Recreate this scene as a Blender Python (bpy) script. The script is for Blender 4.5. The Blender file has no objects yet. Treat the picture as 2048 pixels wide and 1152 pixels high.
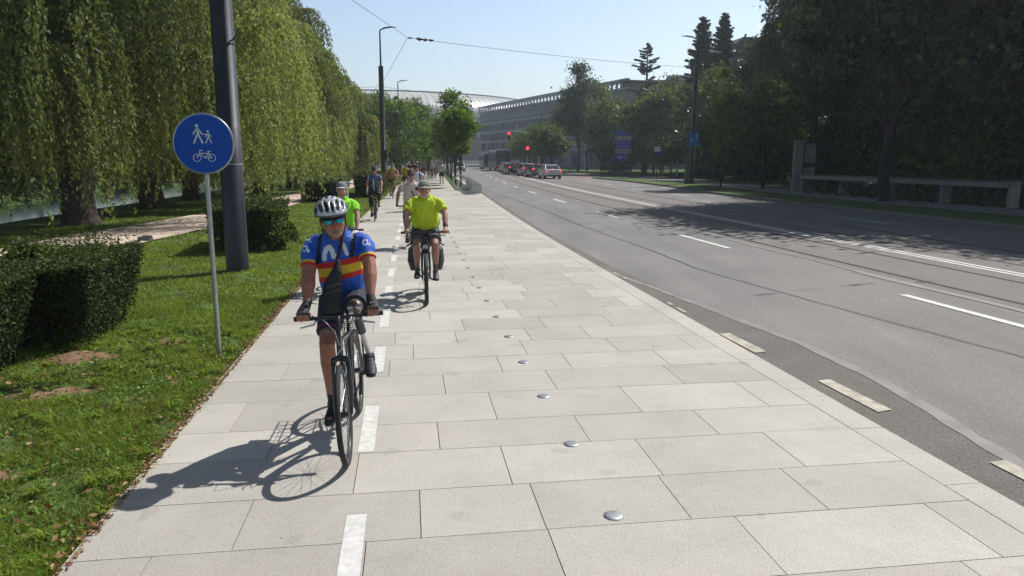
import bpy, math, random
import numpy as np
from mathutils import Vector, Matrix
R = math.radians
random.seed(7)
RNG = np.random.default_rng(11)
sc = bpy.context.scene
C = sc.collection

# ------------------------------------------------------------------ camera
cam_d = bpy.data.cameras.new('camera')
cam = bpy.data.objects.new('camera', cam_d); C.objects.link(cam)
cam.location = (0, 0, 2.05); cam.rotation_euler = (R(90 - 9.96), 0, 0)
cam_d.lens = 26.02; cam_d.sensor_width = 36; cam_d.clip_end = 3000; cam_d.clip_start = .05
sc.camera = cam
# ------------------------------------------------------------------ sky + sun
SUN_AZ, SUN_EL = R(48.5), R(51)          # azimuth clockwise from +Y
w = bpy.data.worlds.new('World'); sc.world = w; w.use_nodes = True
nt = w.node_tree; bg = nt.nodes['Background']
sky = nt.nodes.new('ShaderNodeTexSky'); sky.sky_type = 'NISHITA'; sky.sun_disc = False
sky.sun_elevation = SUN_EL; sky.sun_rotation = SUN_AZ
sky.air_density = 1.0; sky.dust_density = 1.2; sky.ozone_density = 1.0
wtc = nt.nodes.new('ShaderNodeTexCoord'); wsep = nt.nodes.new('ShaderNodeSeparateXYZ'); nt.links.new(wtc.outputs['Generated'], wsep.inputs[0])
wmr = nt.nodes.new('ShaderNodeMapRange'); wmr.interpolation_type = 'SMOOTHSTEP'; wmr.inputs[1].default_value = .34; wmr.inputs[2].default_value = .75; wmr.inputs[3].default_value = 1.0; wmr.inputs[4].default_value = .28   # hazy bright horizon, deeper sky overhead
nt.links.new(wsep.outputs[2], wmr.inputs[0])
wmx = nt.nodes.new('ShaderNodeMix'); wmx.data_type = 'RGBA'; wmx.blend_type = 'MULTIPLY'; wmx.inputs[0].default_value = 1
nt.links.new(sky.outputs[0], wmx.inputs[6]); nt.links.new(wmr.outputs[0], wmx.inputs[7])
nt.links.new(wmx.outputs[2], bg.inputs[0]); bg.inputs[1].default_value = .14
sd = bpy.data.lights.new('sun', 'SUN'); sd.energy = 5.0; sd.angle = R(.5); sd.color = (1, .972, .93)
sun = bpy.data.objects.new('sun', sd); C.objects.link(sun)
dvec = Vector((math.sin(SUN_AZ) * math.cos(SUN_EL), math.cos(SUN_AZ) * math.cos(SUN_EL), math.sin(SUN_EL)))
sun.rotation_euler = dvec.to_track_quat('Z', 'Y').to_euler(); sun.location = (30, 30, 40)
sc.view_settings.view_transform = 'Standard'; sc.view_settings.look = 'None'
sc.view_settings.exposure = 0.15; sc.view_settings.gamma = 1
sc.cycles.use_denoising = True
sc.cycles.max_bounces = 8; sc.cycles.transparent_max_bounces = 12
sc.cycles.diffuse_bounces = 3; sc.cycles.glossy_bounces = 3; sc.cycles.transmission_bounces = 4
sc.cycles.volume_bounces = 0

# ------------------------------------------------------------------ materials
MATS = {}
def mat(name, col=(.5, .5, .5), rough=.6, metal=0., noise=None, emit=None, attr=None, trans=None, bump=None, coat=0, spec=None):
    """noise=(scale, amount[, second colour]); attr: vertex colour name; trans: translucent share; bump=(scale, strength)"""
    if name in MATS: return MATS[name]
    m = bpy.data.materials.new(name); m.use_nodes = True; n = m.node_tree.nodes; l = m.node_tree.links
    b = n['Principled BSDF']; b.inputs['Base Color'].default_value = (*col, 1)
    b.inputs['Roughness'].default_value = rough; b.inputs['Metallic'].default_value = metal
    if spec is not None: b.inputs['Specular IOR Level'].default_value = spec
    if coat: b.inputs['Coat Weight'].default_value = coat; b.inputs['Coat Roughness'].default_value = .08
    out = None
    tc = n.new('ShaderNodeTexCoord')
    if attr:
        a = n.new('ShaderNodeAttribute'); a.attribute_name = attr; out = a.outputs['Color']
    if noise:
        t = n.new('ShaderNodeTexNoise'); t.inputs['Scale'].default_value = noise[0]; t.inputs['Detail'].default_value = 6
        l.new(tc.outputs['Object'], t.inputs['Vector'])
        mx = n.new('ShaderNodeMix'); mx.data_type = 'RGBA'
        rp = n.new('ShaderNodeMapRange'); rp.inputs[1].default_value = .35; rp.inputs[2].default_value = .65
        l.new(t.outputs[0], rp.inputs[0]); l.new(rp.outputs[0], mx.inputs[0])
        c2 = noise[2] if len(noise) > 2 else tuple(c * (1 - noise[1]) for c in col)
        if out:
            hs = n.new('ShaderNodeHueSaturation'); hs.inputs['Value'].default_value = 1 - noise[1]
            l.new(out, hs.inputs['Color']); l.new(out, mx.inputs[6]); l.new(hs.outputs[0], mx.inputs[7])
        else:
            mx.inputs[6].default_value = (*col, 1); mx.inputs[7].default_value = (*c2, 1)
        out = mx.outputs[2]
    if out: l.new(out, b.inputs['Base Color'])
    if bump:
        t2 = n.new('ShaderNodeTexNoise'); t2.inputs['Scale'].default_value = bump[0]; t2.inputs['Detail'].default_value = 4
        l.new(tc.outputs['Object'], t2.inputs['Vector'])
        bp = n.new('ShaderNodeBump'); bp.inputs['Strength'].default_value = bump[1]; bp.inputs['Distance'].default_value = bump[2] if len(bump) > 2 else .01
        l.new(t2.outputs[0], bp.inputs['Height']); l.new(bp.outputs[0], b.inputs['Normal'])
    if emit:
        b.inputs['Emission Color'].default_value = (*emit[0], 1); b.inputs['Emission Strength'].default_value = emit[1]
    if trans:
        tr = n.new('ShaderNodeBsdfTranslucent'); ms = n.new('ShaderNodeMixShader'); ms.inputs[0].default_value = trans
        if out: l.new(out, tr.inputs[0])
        else: tr.inputs[0].default_value = (*col, 1)
        l.new(b.outputs[0], ms.inputs[1]); l.new(tr.outputs[0], ms.inputs[2])
        l.new(ms.outputs[0], n['Material Output'].inputs[0])
    MATS[name] = m; return m

def leafmat(name, dark, light, trans=.35, rough=.55, tr_boost=1.25):
    """leaf colour runs from dark to light with the per-leaf attribute 'tone'"""
    if name in MATS: return MATS[name]
    m = bpy.data.materials.new(name); m.use_nodes = True; n = m.node_tree.nodes; l = m.node_tree.links
    b = n['Principled BSDF']; b.inputs['Roughness'].default_value = rough; b.inputs['Specular IOR Level'].default_value = .35
    a = n.new('ShaderNodeAttribute'); a.attribute_name = 'tone'
    mx = n.new('ShaderNodeMix'); mx.data_type = 'RGBA'; mx.inputs[6].default_value = (*dark, 1); mx.inputs[7].default_value = (*light, 1)
    l.new(a.outputs['Fac'], mx.inputs[0]); l.new(mx.outputs[2], b.inputs['Base Color'])
    tr = n.new('ShaderNodeBsdfTranslucent')
    hs = n.new('ShaderNodeHueSaturation'); hs.inputs['Hue'].default_value = .485; hs.inputs['Value'].default_value = tr_boost; hs.inputs['Saturation'].default_value = 1.1
    l.new(mx.outputs[2], hs.inputs['Color']); l.new(hs.outputs[0], tr.inputs[0])
    ms = n.new('ShaderNodeMixShader'); ms.inputs[0].default_value = trans
    l.new(b.outputs[0], ms.inputs[1]); l.new(tr.outputs[0], ms.inputs[2]); l.new(ms.outputs[0], n['Material Output'].inputs[0])
    MATS[name] = m; return m

# ------------------------------------------------------------------ object helpers
def tag(o, label=None, cat=None, group=None, kind=None):
    if label: o['label'] = label
    if cat: o['category'] = cat
    if group: o['group'] = group
    if kind: o['kind'] = kind
    return o
def thing(name, label, cat, loc=(0, 0, 0), rz=0., group=None, lean=0.):
    o = bpy.data.objects.new(name, None); C.objects.link(o); o.empty_display_size = .2
    o.location = loc
    o.rotation_euler = (Matrix.Rotation(rz, 3, 'Z') @ Matrix.Rotation(lean, 3, 'Y')).to_euler()
    return tag(o, label, cat, group)
def copy_tree(o, parent=None):
    c = o.copy(); C.objects.link(c)
    if parent: c.parent = parent
    for ch in o.children: copy_tree(ch, c)
    return c

def mesh_np(name, V, F, mats, parent=None, tone=None, smooth=False, midx=None):
    """V (n,3), F (m,k) one k for all faces"""
    V = np.ascontiguousarray(V, dtype=np.float32); F = np.ascontiguousarray(F, dtype=np.int32)
    me = bpy.data.meshes.new(name); k = F.shape[1]
    me.vertices.add(len(V)); me.vertices.foreach_set('co', V.ravel())
    me.loops.add(F.size); me.loops.foreach_set('vertex_index', F.ravel())
    me.polygons.add(len(F)); me.polygons.foreach_set('loop_start', np.arange(0, F.size, k, dtype=np.int32))
    if midx is not None: me.polygons.foreach_set('material_index', midx.astype(np.int32))
    me.polygons.foreach_set('use_smooth', np.full(len(F), bool(smooth)))
    if tone is not None:
        a = me.attributes.new('tone', 'FLOAT', 'FACE'); a.data.foreach_set('value', np.asarray(tone, dtype=np.float32))
    for m in (mats if isinstance(mats, (list, tuple)) else [mats]): me.materials.append(m)
    me.update(calc_edges=True); me.validate()
    o = bpy.data.objects.new(name, me); C.objects.link(o)
    if parent: o.parent = parent
    return o

class MB:
    def __init__(s): s.v = []; s.f = []; s.m = []; s.sm = []
    def add(s, vs, fs, m=0, smooth=False):
        o = len(s.v); s.v += [tuple(p) for p in vs]
        for f in fs: s.f.append([i + o for i in f]); s.m.append(m); s.sm.append(smooth)
        return s
    def box(s, c, d, rz=0., m=0, rx=0., ry=0., taper=1.):
        M = Matrix.Rotation(rz, 3, 'Z') @ Matrix.Rotation(ry, 3, 'Y') @ Matrix.Rotation(rx, 3, 'X')
        vs = []
        for z in (-.5, .5):
            t = 1 if z < 0 else taper
            for x, y in ((-.5, -.5), (.5, -.5), (.5, .5), (-.5, .5)):
                vs.append(Vector(c) + M @ Vector((x * d[0] * t, y * d[1] * t, z * d[2])))
        return s.add(vs, [(3, 2, 1, 0), (4, 5, 6, 7), (0, 1, 5, 4), (1, 2, 6, 5), (2, 3, 7, 6), (3, 0, 4, 7)], m)
    def loft(s, pts, rx, ry=None, n=12, cap='flat', m=0, closed=False, xdir=None, smooth=True):
        """tube through pts; rx, ry radii (numbers or lists); cap flat/round/none"""
        pts = [Vector(p) for p in pts]; N = len(pts)
        rx = [rx] * N if not hasattr(rx, '__len__') else list(rx)
        ry = rx if ry is None else ([ry] * N if not hasattr(ry, '__len__') else list(ry))
        rings = []
        X = None
        P = []; A = []; B_ = []; T_ = []
        for i, p in enumerate(pts):
            if closed: t = (pts[(i + 1) % N] - pts[i - 1])
            else: t = (pts[min(i + 1, N - 1)] - pts[max(i - 1, 0)])
            if t.length < 1e-9: t = Vector((0, 0, 1))
            t.normalize()
            if xdir is not None: X = Vector(xdir) - t * Vector(xdir).dot(t)
            elif X is None:
                X = t.orthogonal()
                X = Vector((1, 0, 0)) - t * t.x if abs(t.x) < .9 else Vector((0, 1, 0)) - t * t.y
            else: X = X - t * X.dot(t)
            X.normalize(); Y = t.cross(X)
            P.append(p); A.append(X.copy()); B_.append(Y); T_.append(t)
        st = [(P[i], A[i], B_[i], rx[i], ry[i]) for i in range(N)]
        if cap == 'round' and not closed:
            pre = []; post = []
            for a in (80, 60, 35):
                ca, sa = math.cos(R(a)), math.sin(R(a))
                r0 = min(rx[0], ry[0]); r1 = min(rx[-1], ry[-1])
                pre.append((P[0] - T_[0] * r0 * sa, A[0], B_[0], rx[0] * ca, ry[0] * ca))
                post.insert(0, (P[-1] + T_[-1] * r1 * sa, A[-1], B_[-1], rx[-1] * ca, ry[-1] * ca))
            st = pre + st + post
        vs = []
        for p, a, b, u, v in st:
            for k in range(n):
                th = 2 * math.pi * k / n
                vs.append(p + a * (math.cos(th) * u) + b * (math.sin(th) * v))
        fs = []; L = len(st)
        for i in range(L if closed else L - 1):
            j = (i + 1) % L
            for k in range(n):
                k2 = (k + 1) % n
                fs.append((i * n + k, i * n + k2, j * n + k2, j * n + k))
        s.add(vs, fs, m, smooth)
        if not closed and cap != 'none':
            s.add(vs[:n], [tuple(range(n))[::-1]], m); s.add(vs[-n:], [tuple(range(n))], m)
        return s
    def weld_loft(s, *a, **k):     # closed manifold version for remeshing
        t = MB(); k2 = dict(k); t.loft(*a, **k2)
        # merge cap rings: caps were added as separate verts; rebuild with shared indices
        key = {}; mp = []; nv = []
        for p in t.v:
            q = (round(p[0], 6), round(p[1], 6), round(p[2], 6))
            if q not in key: key[q] = len(nv); nv.append(p)
            mp.append(key[q])
        return s.add(nv, [tuple(mp[i] for i in f) for f in t.f if len({mp[i] for i in f}) > 2])
    def ell(s, c, r, M=None, n=14, m=0):
        c = Vector(c); M = M or Matrix.Identity(3); k = n // 2
        vs = [c + M @ Vector((0, 0, -r[2]))]
        for i in range(1, k):
            ph = -math.pi / 2 + math.pi * i / k
            for j in range(n):
                th = 2 * math.pi * j / n
                vs.append(c + M @ Vector((r[0] * math.cos(ph) * math.cos(th), r[1] * math.cos(ph) * math.sin(th), r[2] * math.sin(ph))))
        vs.append(c + M @ Vector((0, 0, r[2]))); T = len(vs) - 1
        fs = [(0, 1 + (j + 1) % n, 1 + j) for j in range(n)]
        for i in range(k - 2):
            for j in range(n):
                a = 1 + i * n + j; b = 1 + i * n + (j + 1) % n
                fs.append((a, b, b + n, a + n))
        o = 1 + (k - 2) * n
        fs += [(T, o + j, o + (j + 1) % n) for j in range(n)]
        return s.add(vs, fs, m, True)
    def torus(s, c, Rr, r, axis='X', n=40, k=8, m=0):
        pts = []
        for i in range(n):
            th = 2 * math.pi * i / n; a, b = Rr * math.cos(th), Rr * math.sin(th)
            pts.append(Vector(c) + (Vector((0, a, b)) if axis == 'X' else Vector((a, 0, b)) if axis == 'Y' else Vector((a, b, 0))))
        xd = {'X': (1, 0, 0), 'Y': (0, 1, 0), 'Z': (0, 0, 1)}[axis]
        return s.loft(pts, r, n=k, closed=True, xdir=xd, m=m)
    def prism(s, poly, z0, z1, m=0, M=None):
        """poly 2D list extruded z0..z1, optionally mapped by 4x4 M"""
        n = len(poly); vs = [Vector((x, y, z0)) for x, y in poly] + [Vector((x, y, z1)) for x, y in poly]
        if M: vs = [M @ v for v in vs]
        fs = [tuple(range(n))[::-1], tuple(range(n, 2 * n))] + [(i, (i + 1) % n, n + (i + 1) % n, n + i) for i in range(n)]
        return s.add(vs, fs, m)
    def build(s, name, mats, parent=None, auto=True):
        me = bpy.data.meshes.new(name); me.from_pydata([tuple(v) for v in s.v], [], s.f)
        me.polygons.foreach_set('material_index', s.m); me.polygons.foreach_set('use_smooth', s.sm)
        for m in (mats if isinstance(mats, (list, tuple)) else [mats]): me.materials.append(m)
        me.update(); o = bpy.data.objects.new(name, me); C.objects.link(o)
        if parent: o.parent = parent
        return o

TMP = bpy.data.scenes.new('tmp')
def blob(name, mb, voxel, smooth, m, parent, colour=None, fold=0.):
    """one continuous skin over the closed shapes in mb; colour(V)->(n,3) paints the surface pattern"""
    me = bpy.data.meshes.new('t'); me.from_pydata([tuple(v) for v in mb.v], [], mb.f); me.update()
    t = bpy.data.objects.new('t', me); TMP.collection.objects.link(t)
    md = t.modifiers.new('r', 'REMESH'); md.mode = 'VOXEL'; md.voxel_size = voxel; md.use_smooth_shade = True
    if smooth:
        s2 = t.modifiers.new('s', 'SMOOTH'); s2.factor = .5; s2.iterations = smooth
    vl = TMP.view_layers[0]; vl.update(); dg = vl.depsgraph
    nm = bpy.data.meshes.new_from_object(t.evaluated_get(dg), depsgraph=dg); nm.name = name
    bpy.data.objects.remove(t); bpy.data.meshes.remove(me)
    nm.materials.clear(); nm.materials.append(m)
    if fold:        # cloth folds pressed into the surface
        n = len(nm.vertices); V = np.empty(n * 3, dtype=np.float32); nm.vertices.foreach_get('co', V); V = V.reshape(-1, 3); N = np.empty(n * 3, dtype=np.float32); nm.vertex_normals.foreach_get('vector', N); N = N.reshape(-1, 3)
        a = wob(V[:, 0] * 9 + V[:, 1] * 6, V[:, 2] * 13 - np.abs(V[:, 0]) * 16, 1.0, 3) + .7 * wob(V[:, 0] * 17 - V[:, 2] * 8, V[:, 2] * 7 + V[:, 1] * 14, 1.3, 5)
        V = V + N * (np.sign(a) * np.abs(a) ** .8 * fold)[:, None]; nm.vertices.foreach_set('co', V.astype(np.float32).ravel()); nm.update()
    if colour:
        n = len(nm.vertices); V = np.empty(n * 3, dtype=np.float32); nm.vertices.foreach_get('co', V); V = V.reshape(-1, 3)
        col = np.ones((n, 4), dtype=np.float32); col[:, :3] = colour(V)
        a = nm.color_attributes.new('paint', 'FLOAT_COLOR', 'POINT'); a.data.foreach_set('color', col.ravel())
    o = bpy.data.objects.new(name, nm); C.objects.link(o)
    if parent: o.parent = parent
    return o

def wob(x, y, s=1., k=0):
    """cheap smooth noise in about -1..1"""
    x = np.asarray(x) * s; y = np.asarray(y) * s
    return (np.sin(1.7 * x + 2.3 * y + k) + np.sin(-2.9 * x + 1.3 * y + 2.1 * k + 1) + np.sin(4.3 * x + 3.7 * y + 3 * k + 2) * .6
            + np.sin(7.1 * x - 6.3 * y + k * 5) * .4) / 3

# ------------------------------------------------------------------ plan of the place
def base_x(y):      # axis of the path: runs away from the camera, bending slightly
    y = np.asarray(y, dtype=float)
    a = -.139 * np.minimum(y, 12)
    b = np.clip(y - 12, 0, 18); a = a - .139 * b + (.029 / 36) * b * b
    return a - .11 * np.maximum(y - 30, 0)
def RX(y):          # near rail of the tram track
    y = np.asarray(y, dtype=float); q = np.minimum(y, 150)
    return 9.549 - .18736 * q + 9.734e-4 * q * q - 2.926e-6 * q ** 3 - .03 * (y - q)
_ys = np.linspace(-8, 260, 2681); _bx = base_x(_ys)
_s = np.concatenate([[0], np.cumsum(np.hypot(np.diff(_ys), np.diff(_bx)))]); _s -= np.interp(0, _ys, _s)
def PP(s, t):       # path coordinates: s along, t to the right
    y = np.interp(s, _s, _ys); x = np.interp(s, _s, _bx)
    dx = (np.interp(np.asarray(s) + .2, _s, _bx) - np.interp(np.asarray(s) - .2, _s, _bx)); dy = (np.interp(np.asarray(s) + .2, _s, _ys) - np.interp(np.asarray(s) - .2, _s, _ys))
    h = np.hypot(dx, dy); return x + t * dy / h, y - t * dx / h
ROADZ = -.10

def ribbon(mb_or_list, ys, xl, xr, z, m=0):
    vs = []; n = len(ys)
    for i in range(n): vs += [(xl[i], ys[i], z), (xr[i], ys[i], z)]
    mb_or_list.add(vs, [(2 * i, 2 * i + 1, 2 * i + 3, 2 * i + 2) for i in range(n - 1)], m)
# ================================================================== SETTING
def ground_material(name, cols, scale, rough=.95, fine=60, bump=.4):
    m = bpy.data.materials.new(name); m.use_nodes = True; n = m.node_tree.nodes; l = m.node_tree.links
    b = n['Principled BSDF']; b.inputs['Roughness'].default_value = rough; b.inputs['Specular IOR Level'].default_value = .3
    tc = n.new('ShaderNodeTexCoord')
    t1 = n.new('ShaderNodeTexNoise'); t1.inputs['Scale'].default_value = scale; t1.inputs['Detail'].default_value = 8; t1.inputs['Roughness'].default_value = .65
    t2 = n.new('ShaderNodeTexNoise'); t2.inputs['Scale'].default_value = fine; t2.inputs['Detail'].default_value = 5
    l.new(tc.outputs['Object'], t1.inputs['Vector']); l.new(tc.outputs['Object'], t2.inputs['Vector'])
    r = n.new('ShaderNodeValToRGB'); e = r.color_ramp.elements
    for i, c in enumerate(cols):
        p = .3 + .4 * i / (len(cols) - 1)
        q = e[i] if i < 2 else e.new(p)
        q.position = p; q.color = (*c, 1)
    l.new(t1.outputs[0], r.inputs[0])
    mr = n.new('ShaderNodeMapRange'); mr.inputs[1].default_value = .3; mr.inputs[2].default_value = .7; mr.inputs[3].default_value = .6; mr.inputs[4].default_value = 1.3
    l.new(t2.outputs[0], mr.inputs[0])
    mx = n.new('ShaderNodeMix'); mx.data_type = 'RGBA'; mx.blend_type = 'MULTIPLY'; mx.inputs[0].default_value = 1
    l.new(r.outputs[0], mx.inputs[6]); l.new(mr.outputs[0], mx.inputs[7]); l.new(mx.outputs[2], b.inputs['Base Color'])
    bp = n.new('ShaderNodeBump'); bp.inputs['Strength'].default_value = bump; bp.inputs['Distance'].default_value = .02
    l.new(t2.outputs[0], bp.inputs['Height']); l.new(bp.outputs[0], b.inputs['Normal'])
    return m

GRASSY = ground_material('lawn_soil', [(.10, .075, .038), (.07, .10, .024), (.09, .15, .028), (.06, .12, .02)], 2.2, fine=35, bump=.8)
FARGREEN = ground_material('far_grass', [(.05, .07, .02), (.045, .09, .018), (.03, .055, .012)], .5, fine=8)
# ground sheet to the horizon, with the river bed cut into it (sheared along the path axis)
cols = [-900, -300, -120, -60, -36, -32, -29.5, -17.5, -15.8, -13.6, -8, 0, 8, 30, 60, 150, 400, 900]
zz = [.3, .3, .3, .25, .2, .1, -1.8, -1.8, -.9, -.22, -.2, -.2, -.2, -.2, -.2, .1, .1, .1]
yy = [-40, -10, 0, 8, 15, 22, 30, 40, 60, 90, 130, 180, 300, 600, 1400]
V = []; F = []
for y in yy:
    for x, z in zip(cols, zz): V.append((x + float(base_x(max(min(y, 200), -8))), y, z))
nc = len(cols)
for i in range(len(yy) - 1):
    for j in range(nc - 1): F.append((i * nc + j, i * nc + j + 1, (i + 1) * nc + j + 1, (i + 1) * nc + j))
tag(mesh_np('ground', np.array(V), np.array(F), FARGREEN), kind='structure')
wat = mat('river_water', (.02, .03, .025), .12, 0, bump=(3, .25), spec=.8)
mb = MB(); ys = [-30, 0, 15, 30, 60, 120, 200]
ribbon(mb, ys, [float(base_x(max(y, -8))) - 33 for y in ys], [float(base_x(max(y, -8))) - 14 for y in ys], -1.35)
tag(mb.build('river', wat), kind='structure')

# lawn between the river bank and the paving: gently uneven
def lawn_z(x, y, wd): return -.022 + .012 * wob(x, y, .9) + .006 * wob(x, y, 3.1, 2) - np.clip(.02 - wd * .2, 0, .02) - np.clip(wd - 11.4, 0, 9) ** 1.5 * .25
ysl = np.concatenate([np.arange(-6, 16, .25), np.arange(16, 50, .8), np.arange(50, 170, 3.)]); wds = np.concatenate([np.arange(0, 6, .25), np.arange(6, 14.1, .5)])
Y, Wd = np.meshgrid(ysl, wds, indexing='ij'); X = base_x(Y) - 1.80 + .02 * wob(Y, Y, 4) * (Wd < .1) - Wd
Z = lawn_z(X, Y, Wd)
V = np.stack([X, Y, Z], -1).reshape(-1, 3); nw = len(wds); I = np.arange(len(ysl) - 1)[:, None] * nw + np.arange(nw - 1)[None, :]
F = np.stack([I, I + nw, I + nw + 1, I + 1], -1).reshape(-1, 4)
tag(mesh_np('lawn', V, F, GRASSY, smooth=True), kind='structure')

# pinkish beige park path beside the river
pp_u = [(-11.4, 10.0), (-11.7, 16.2), (-11.9, 20.4), (-11.7, 23.5), (-11.65, 29.7), (-11.9, 32.2), (-12.6, 41.9), (-12.9, 45.), (-13.9, 58), (-15.5, 75)]
pp_l = [(-7.6, 10.0), (-8.9, 13.3), (-9.1, 18.9), (-8.95, 23.5), (-9.2, 26.6), (-9.5, 31.), (-10.2, 38), (-10.6, 45), (-11.6, 58), (-13.2, 75)]
mb = MB(); yt = np.arange(10, 75, 1.)
pu = np.interp(yt, [p[1] for p in pp_u], [p[0] for p in pp_u]); pl = np.interp(yt, [p[1] for p in pp_l], [p[0] for p in pp_l])
ribbon(mb, yt, pu, pl, .006)
mb.add([], [])
ppm = ground_material('park_path_gravel', [(.50, .38, .30), (.58, .46, .37), (.64, .52, .43)], 1.5, fine=90, bump=.2)
tag(mb.build('park_path', ppm), kind='structure')

# paving: individual granite slabs with open joints
slabm = bpy.data.materials.new('granite_slab'); slabm.use_nodes = True
n = slabm.node_tree.nodes; l = slabm.node_tree.links; b = n['Principled BSDF']; b.inputs['Roughness'].default_value = .75; b.inputs['Specular IOR Level'].default_value = .4
tc = n.new('ShaderNodeTexCoord'); at_ = n.new('ShaderNodeAttribute'); at_.attribute_name = 'tone'
cr = n.new('ShaderNodeValToRGB'); cr.color_ramp.elements[0].color = (.375, .350, .308, 1); cr.color_ramp.elements[1].color = (.47, .442, .39, 1); l.new(at_.outputs['Fac'], cr.inputs[0])
t1 = n.new('ShaderNodeTexNoise'); t1.inputs['Scale'].default_value = 85; t1.inputs['Detail'].default_value = 3; t1.inputs['Roughness'].default_value = .8
t2 = n.new('ShaderNodeTexNoise'); t2.inputs['Scale'].default_value = 1.3; t2.inputs['Detail'].default_value = 7; t2.inputs['Roughness'].default_value = .62
t3 = n.new('ShaderNodeTexNoise'); t3.inputs['Scale'].default_value = 3.1; t3.inputs['Detail'].default_value = 1.5
t4 = n.new('ShaderNodeTexNoise'); t4.inputs['Scale'].default_value = 14; t4.inputs['Detail'].default_value = 6; t4.inputs['Roughness'].default_value = .7
mp = n.new('ShaderNodeMapping'); mp.inputs['Location'].default_value = (4, 9, 0); l.new(tc.outputs['Object'], mp.inputs[0])
for t in (t1, t2, t4): l.new(tc.outputs['Object'], t.inputs['Vector'])
l.new(mp.outputs[0], t3.inputs['Vector'])
def mrange(src, a, b_, c, d):
    q = n.new('ShaderNodeMapRange'); q.inputs[1].default_value = a; q.inputs[2].default_value = b_; q.inputs[3].default_value = c; q.inputs[4].default_value = d
    l.new(src, q.inputs[0]); return q.outputs[0]
def mul(a, b_):
    q = n.new('ShaderNodeMath'); q.operation = 'MULTIPLY'; l.new(a, q.inputs[0]); l.new(b_, q.inputs[1]); return q.outputs[0]
k = mul(mul(mul(mrange(t1.outputs[0], .25, .75, .62, 1.36), mrange(t2.outputs[0], .3, .7, .88, 1.07)), mrange(t3.outputs[0], .68, .71, 1, .88)), mrange(t4.outputs[0], .3, .7, .95, 1.05))
mx = n.new('ShaderNodeMix'); mx.data_type = 'RGBA'; mx.blend_type = 'MULTIPLY'; mx.inputs[0].default_value = 1
l.new(cr.outputs[0], mx.inputs[6]); l.new(k, mx.inputs[7]); l.new(mx.outputs[2], b.inputs['Base Color'])
bp = n.new('ShaderNodeBump'); bp.inputs['Strength'].default_value = .25; bp.inputs['Distance'].default_value = .004; l.new(t1.outputs[0], bp.inputs['Height']); l.new(bp.outputs[0], b.inputs['Normal'])

V = []; F = []; tone = []
def slab(s0, s1, ta, tb, z=0., g=.0035, tn=None, sk=0.):
    c = []
    for s, t in ((s0 + g, ta + g), (s0 + g, tb - g), (s1 - g, tb - g), (s1 - g, ta + g)):
        x, y = PP(s, t); c.append((float(x), float(y)))
    o = len(V); dz = random.uniform(-.0006, .0006)
    for x, y in c: V.append((x, y, z + dz))
    for x, y in c: V.append((x, y, z - .06))
    F.extend([(o, o + 1, o + 2, o + 3), (o + 1, o, o + 4, o + 5), (o + 2, o + 1, o + 5, o + 6), (o + 3, o + 2, o + 6, o + 7), (o, o + 3, o + 7, o + 4)])
    tn = random.random() if tn is None else tn
    tone.extend([tn] * 5)
s = -1.73; rows = [.58, .62, .60, .64, .56, .70, .62]; ri = 0; shift = 0
while s < 118:
    h = rows[ri % 7] if s < 60 else rows[ri % 7] * 2
    tr = 3.33 if s < 43 else (3.33 - 1.13 * min(1, (s - 43) / 5) if s < 48 else 2.2)
    t = -1.80; shift = (shift + random.uniform(.35, .8)) % 1.1
    t2_ = t + .35 + shift
    if s < 60: g = .0035
    while t < tr - .01:
        e = min(t2_, tr)
        if tr - e < .25: e = tr
        slab(s, s + h, t, e, g=.0028); t = e; t2_ = e + random.choice([.85, 1.0, 1.1, 1.2, .7])
    s += h; ri += 1
tag(mesh_np('sidewalk', np.array(V), np.array(F), slabm, tone=tone), kind='structure')
# joint filler under the slabs
mb = MB(); ys = list(np.arange(-4, 120, 1.))
q0 = [PP(y, -1.80) for y in ys]; q1 = [PP(y, 3.56 if y < 43 else 2.2) for y in ys]
mb.add([(float(a[0]), float(a[1]), -.008) for a in q0] + [(float(a[0]), float(a[1]), -.008) for a in q1], [(i, i + len(ys), i + len(ys) + 1, i + 1) for i in range(len(ys) - 1)])
tag(mb.build('sidewalk_bed', mat('joint_sand', (.15, .135, .11), .95, noise=(20, .5))), kind='structure')
# kerb stones
V = []; F = []; tone = []; s = -2.
while s < 170:
    slab(s, s + 1.0, 3.33, 3.59, z=.001, g=.003, tn=random.uniform(.4, 1)); s += 1.0
V = [(x, y, z if z > -.03 else -.16) for x, y, z in V]
tag(mesh_np('kerb', np.array(V), np.array(F), slabm, tone=tone), kind='structure')
# planted strip between the path and the kerb, further on
mb = MB(); ss = list(np.arange(43.5, 160, 1.5))
q0 = [PP(a, 2.2 if a > 48 else 3.33 - 1.13 * (a - 43) / 5) for a in ss]; q1 = [PP(a, 3.33) for a in ss]; k_ = len(ss)
mb.add([(float(a[0]), float(a[1]), -.004) for a in q0] + [(float(a[0]), float(a[1]), -.004) for a in q1], [(i, i + k_, i + k_ + 1, i + 1) for i in range(k_ - 1)])
tag(mb.build('verge', FARGREEN), kind='structure')

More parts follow.
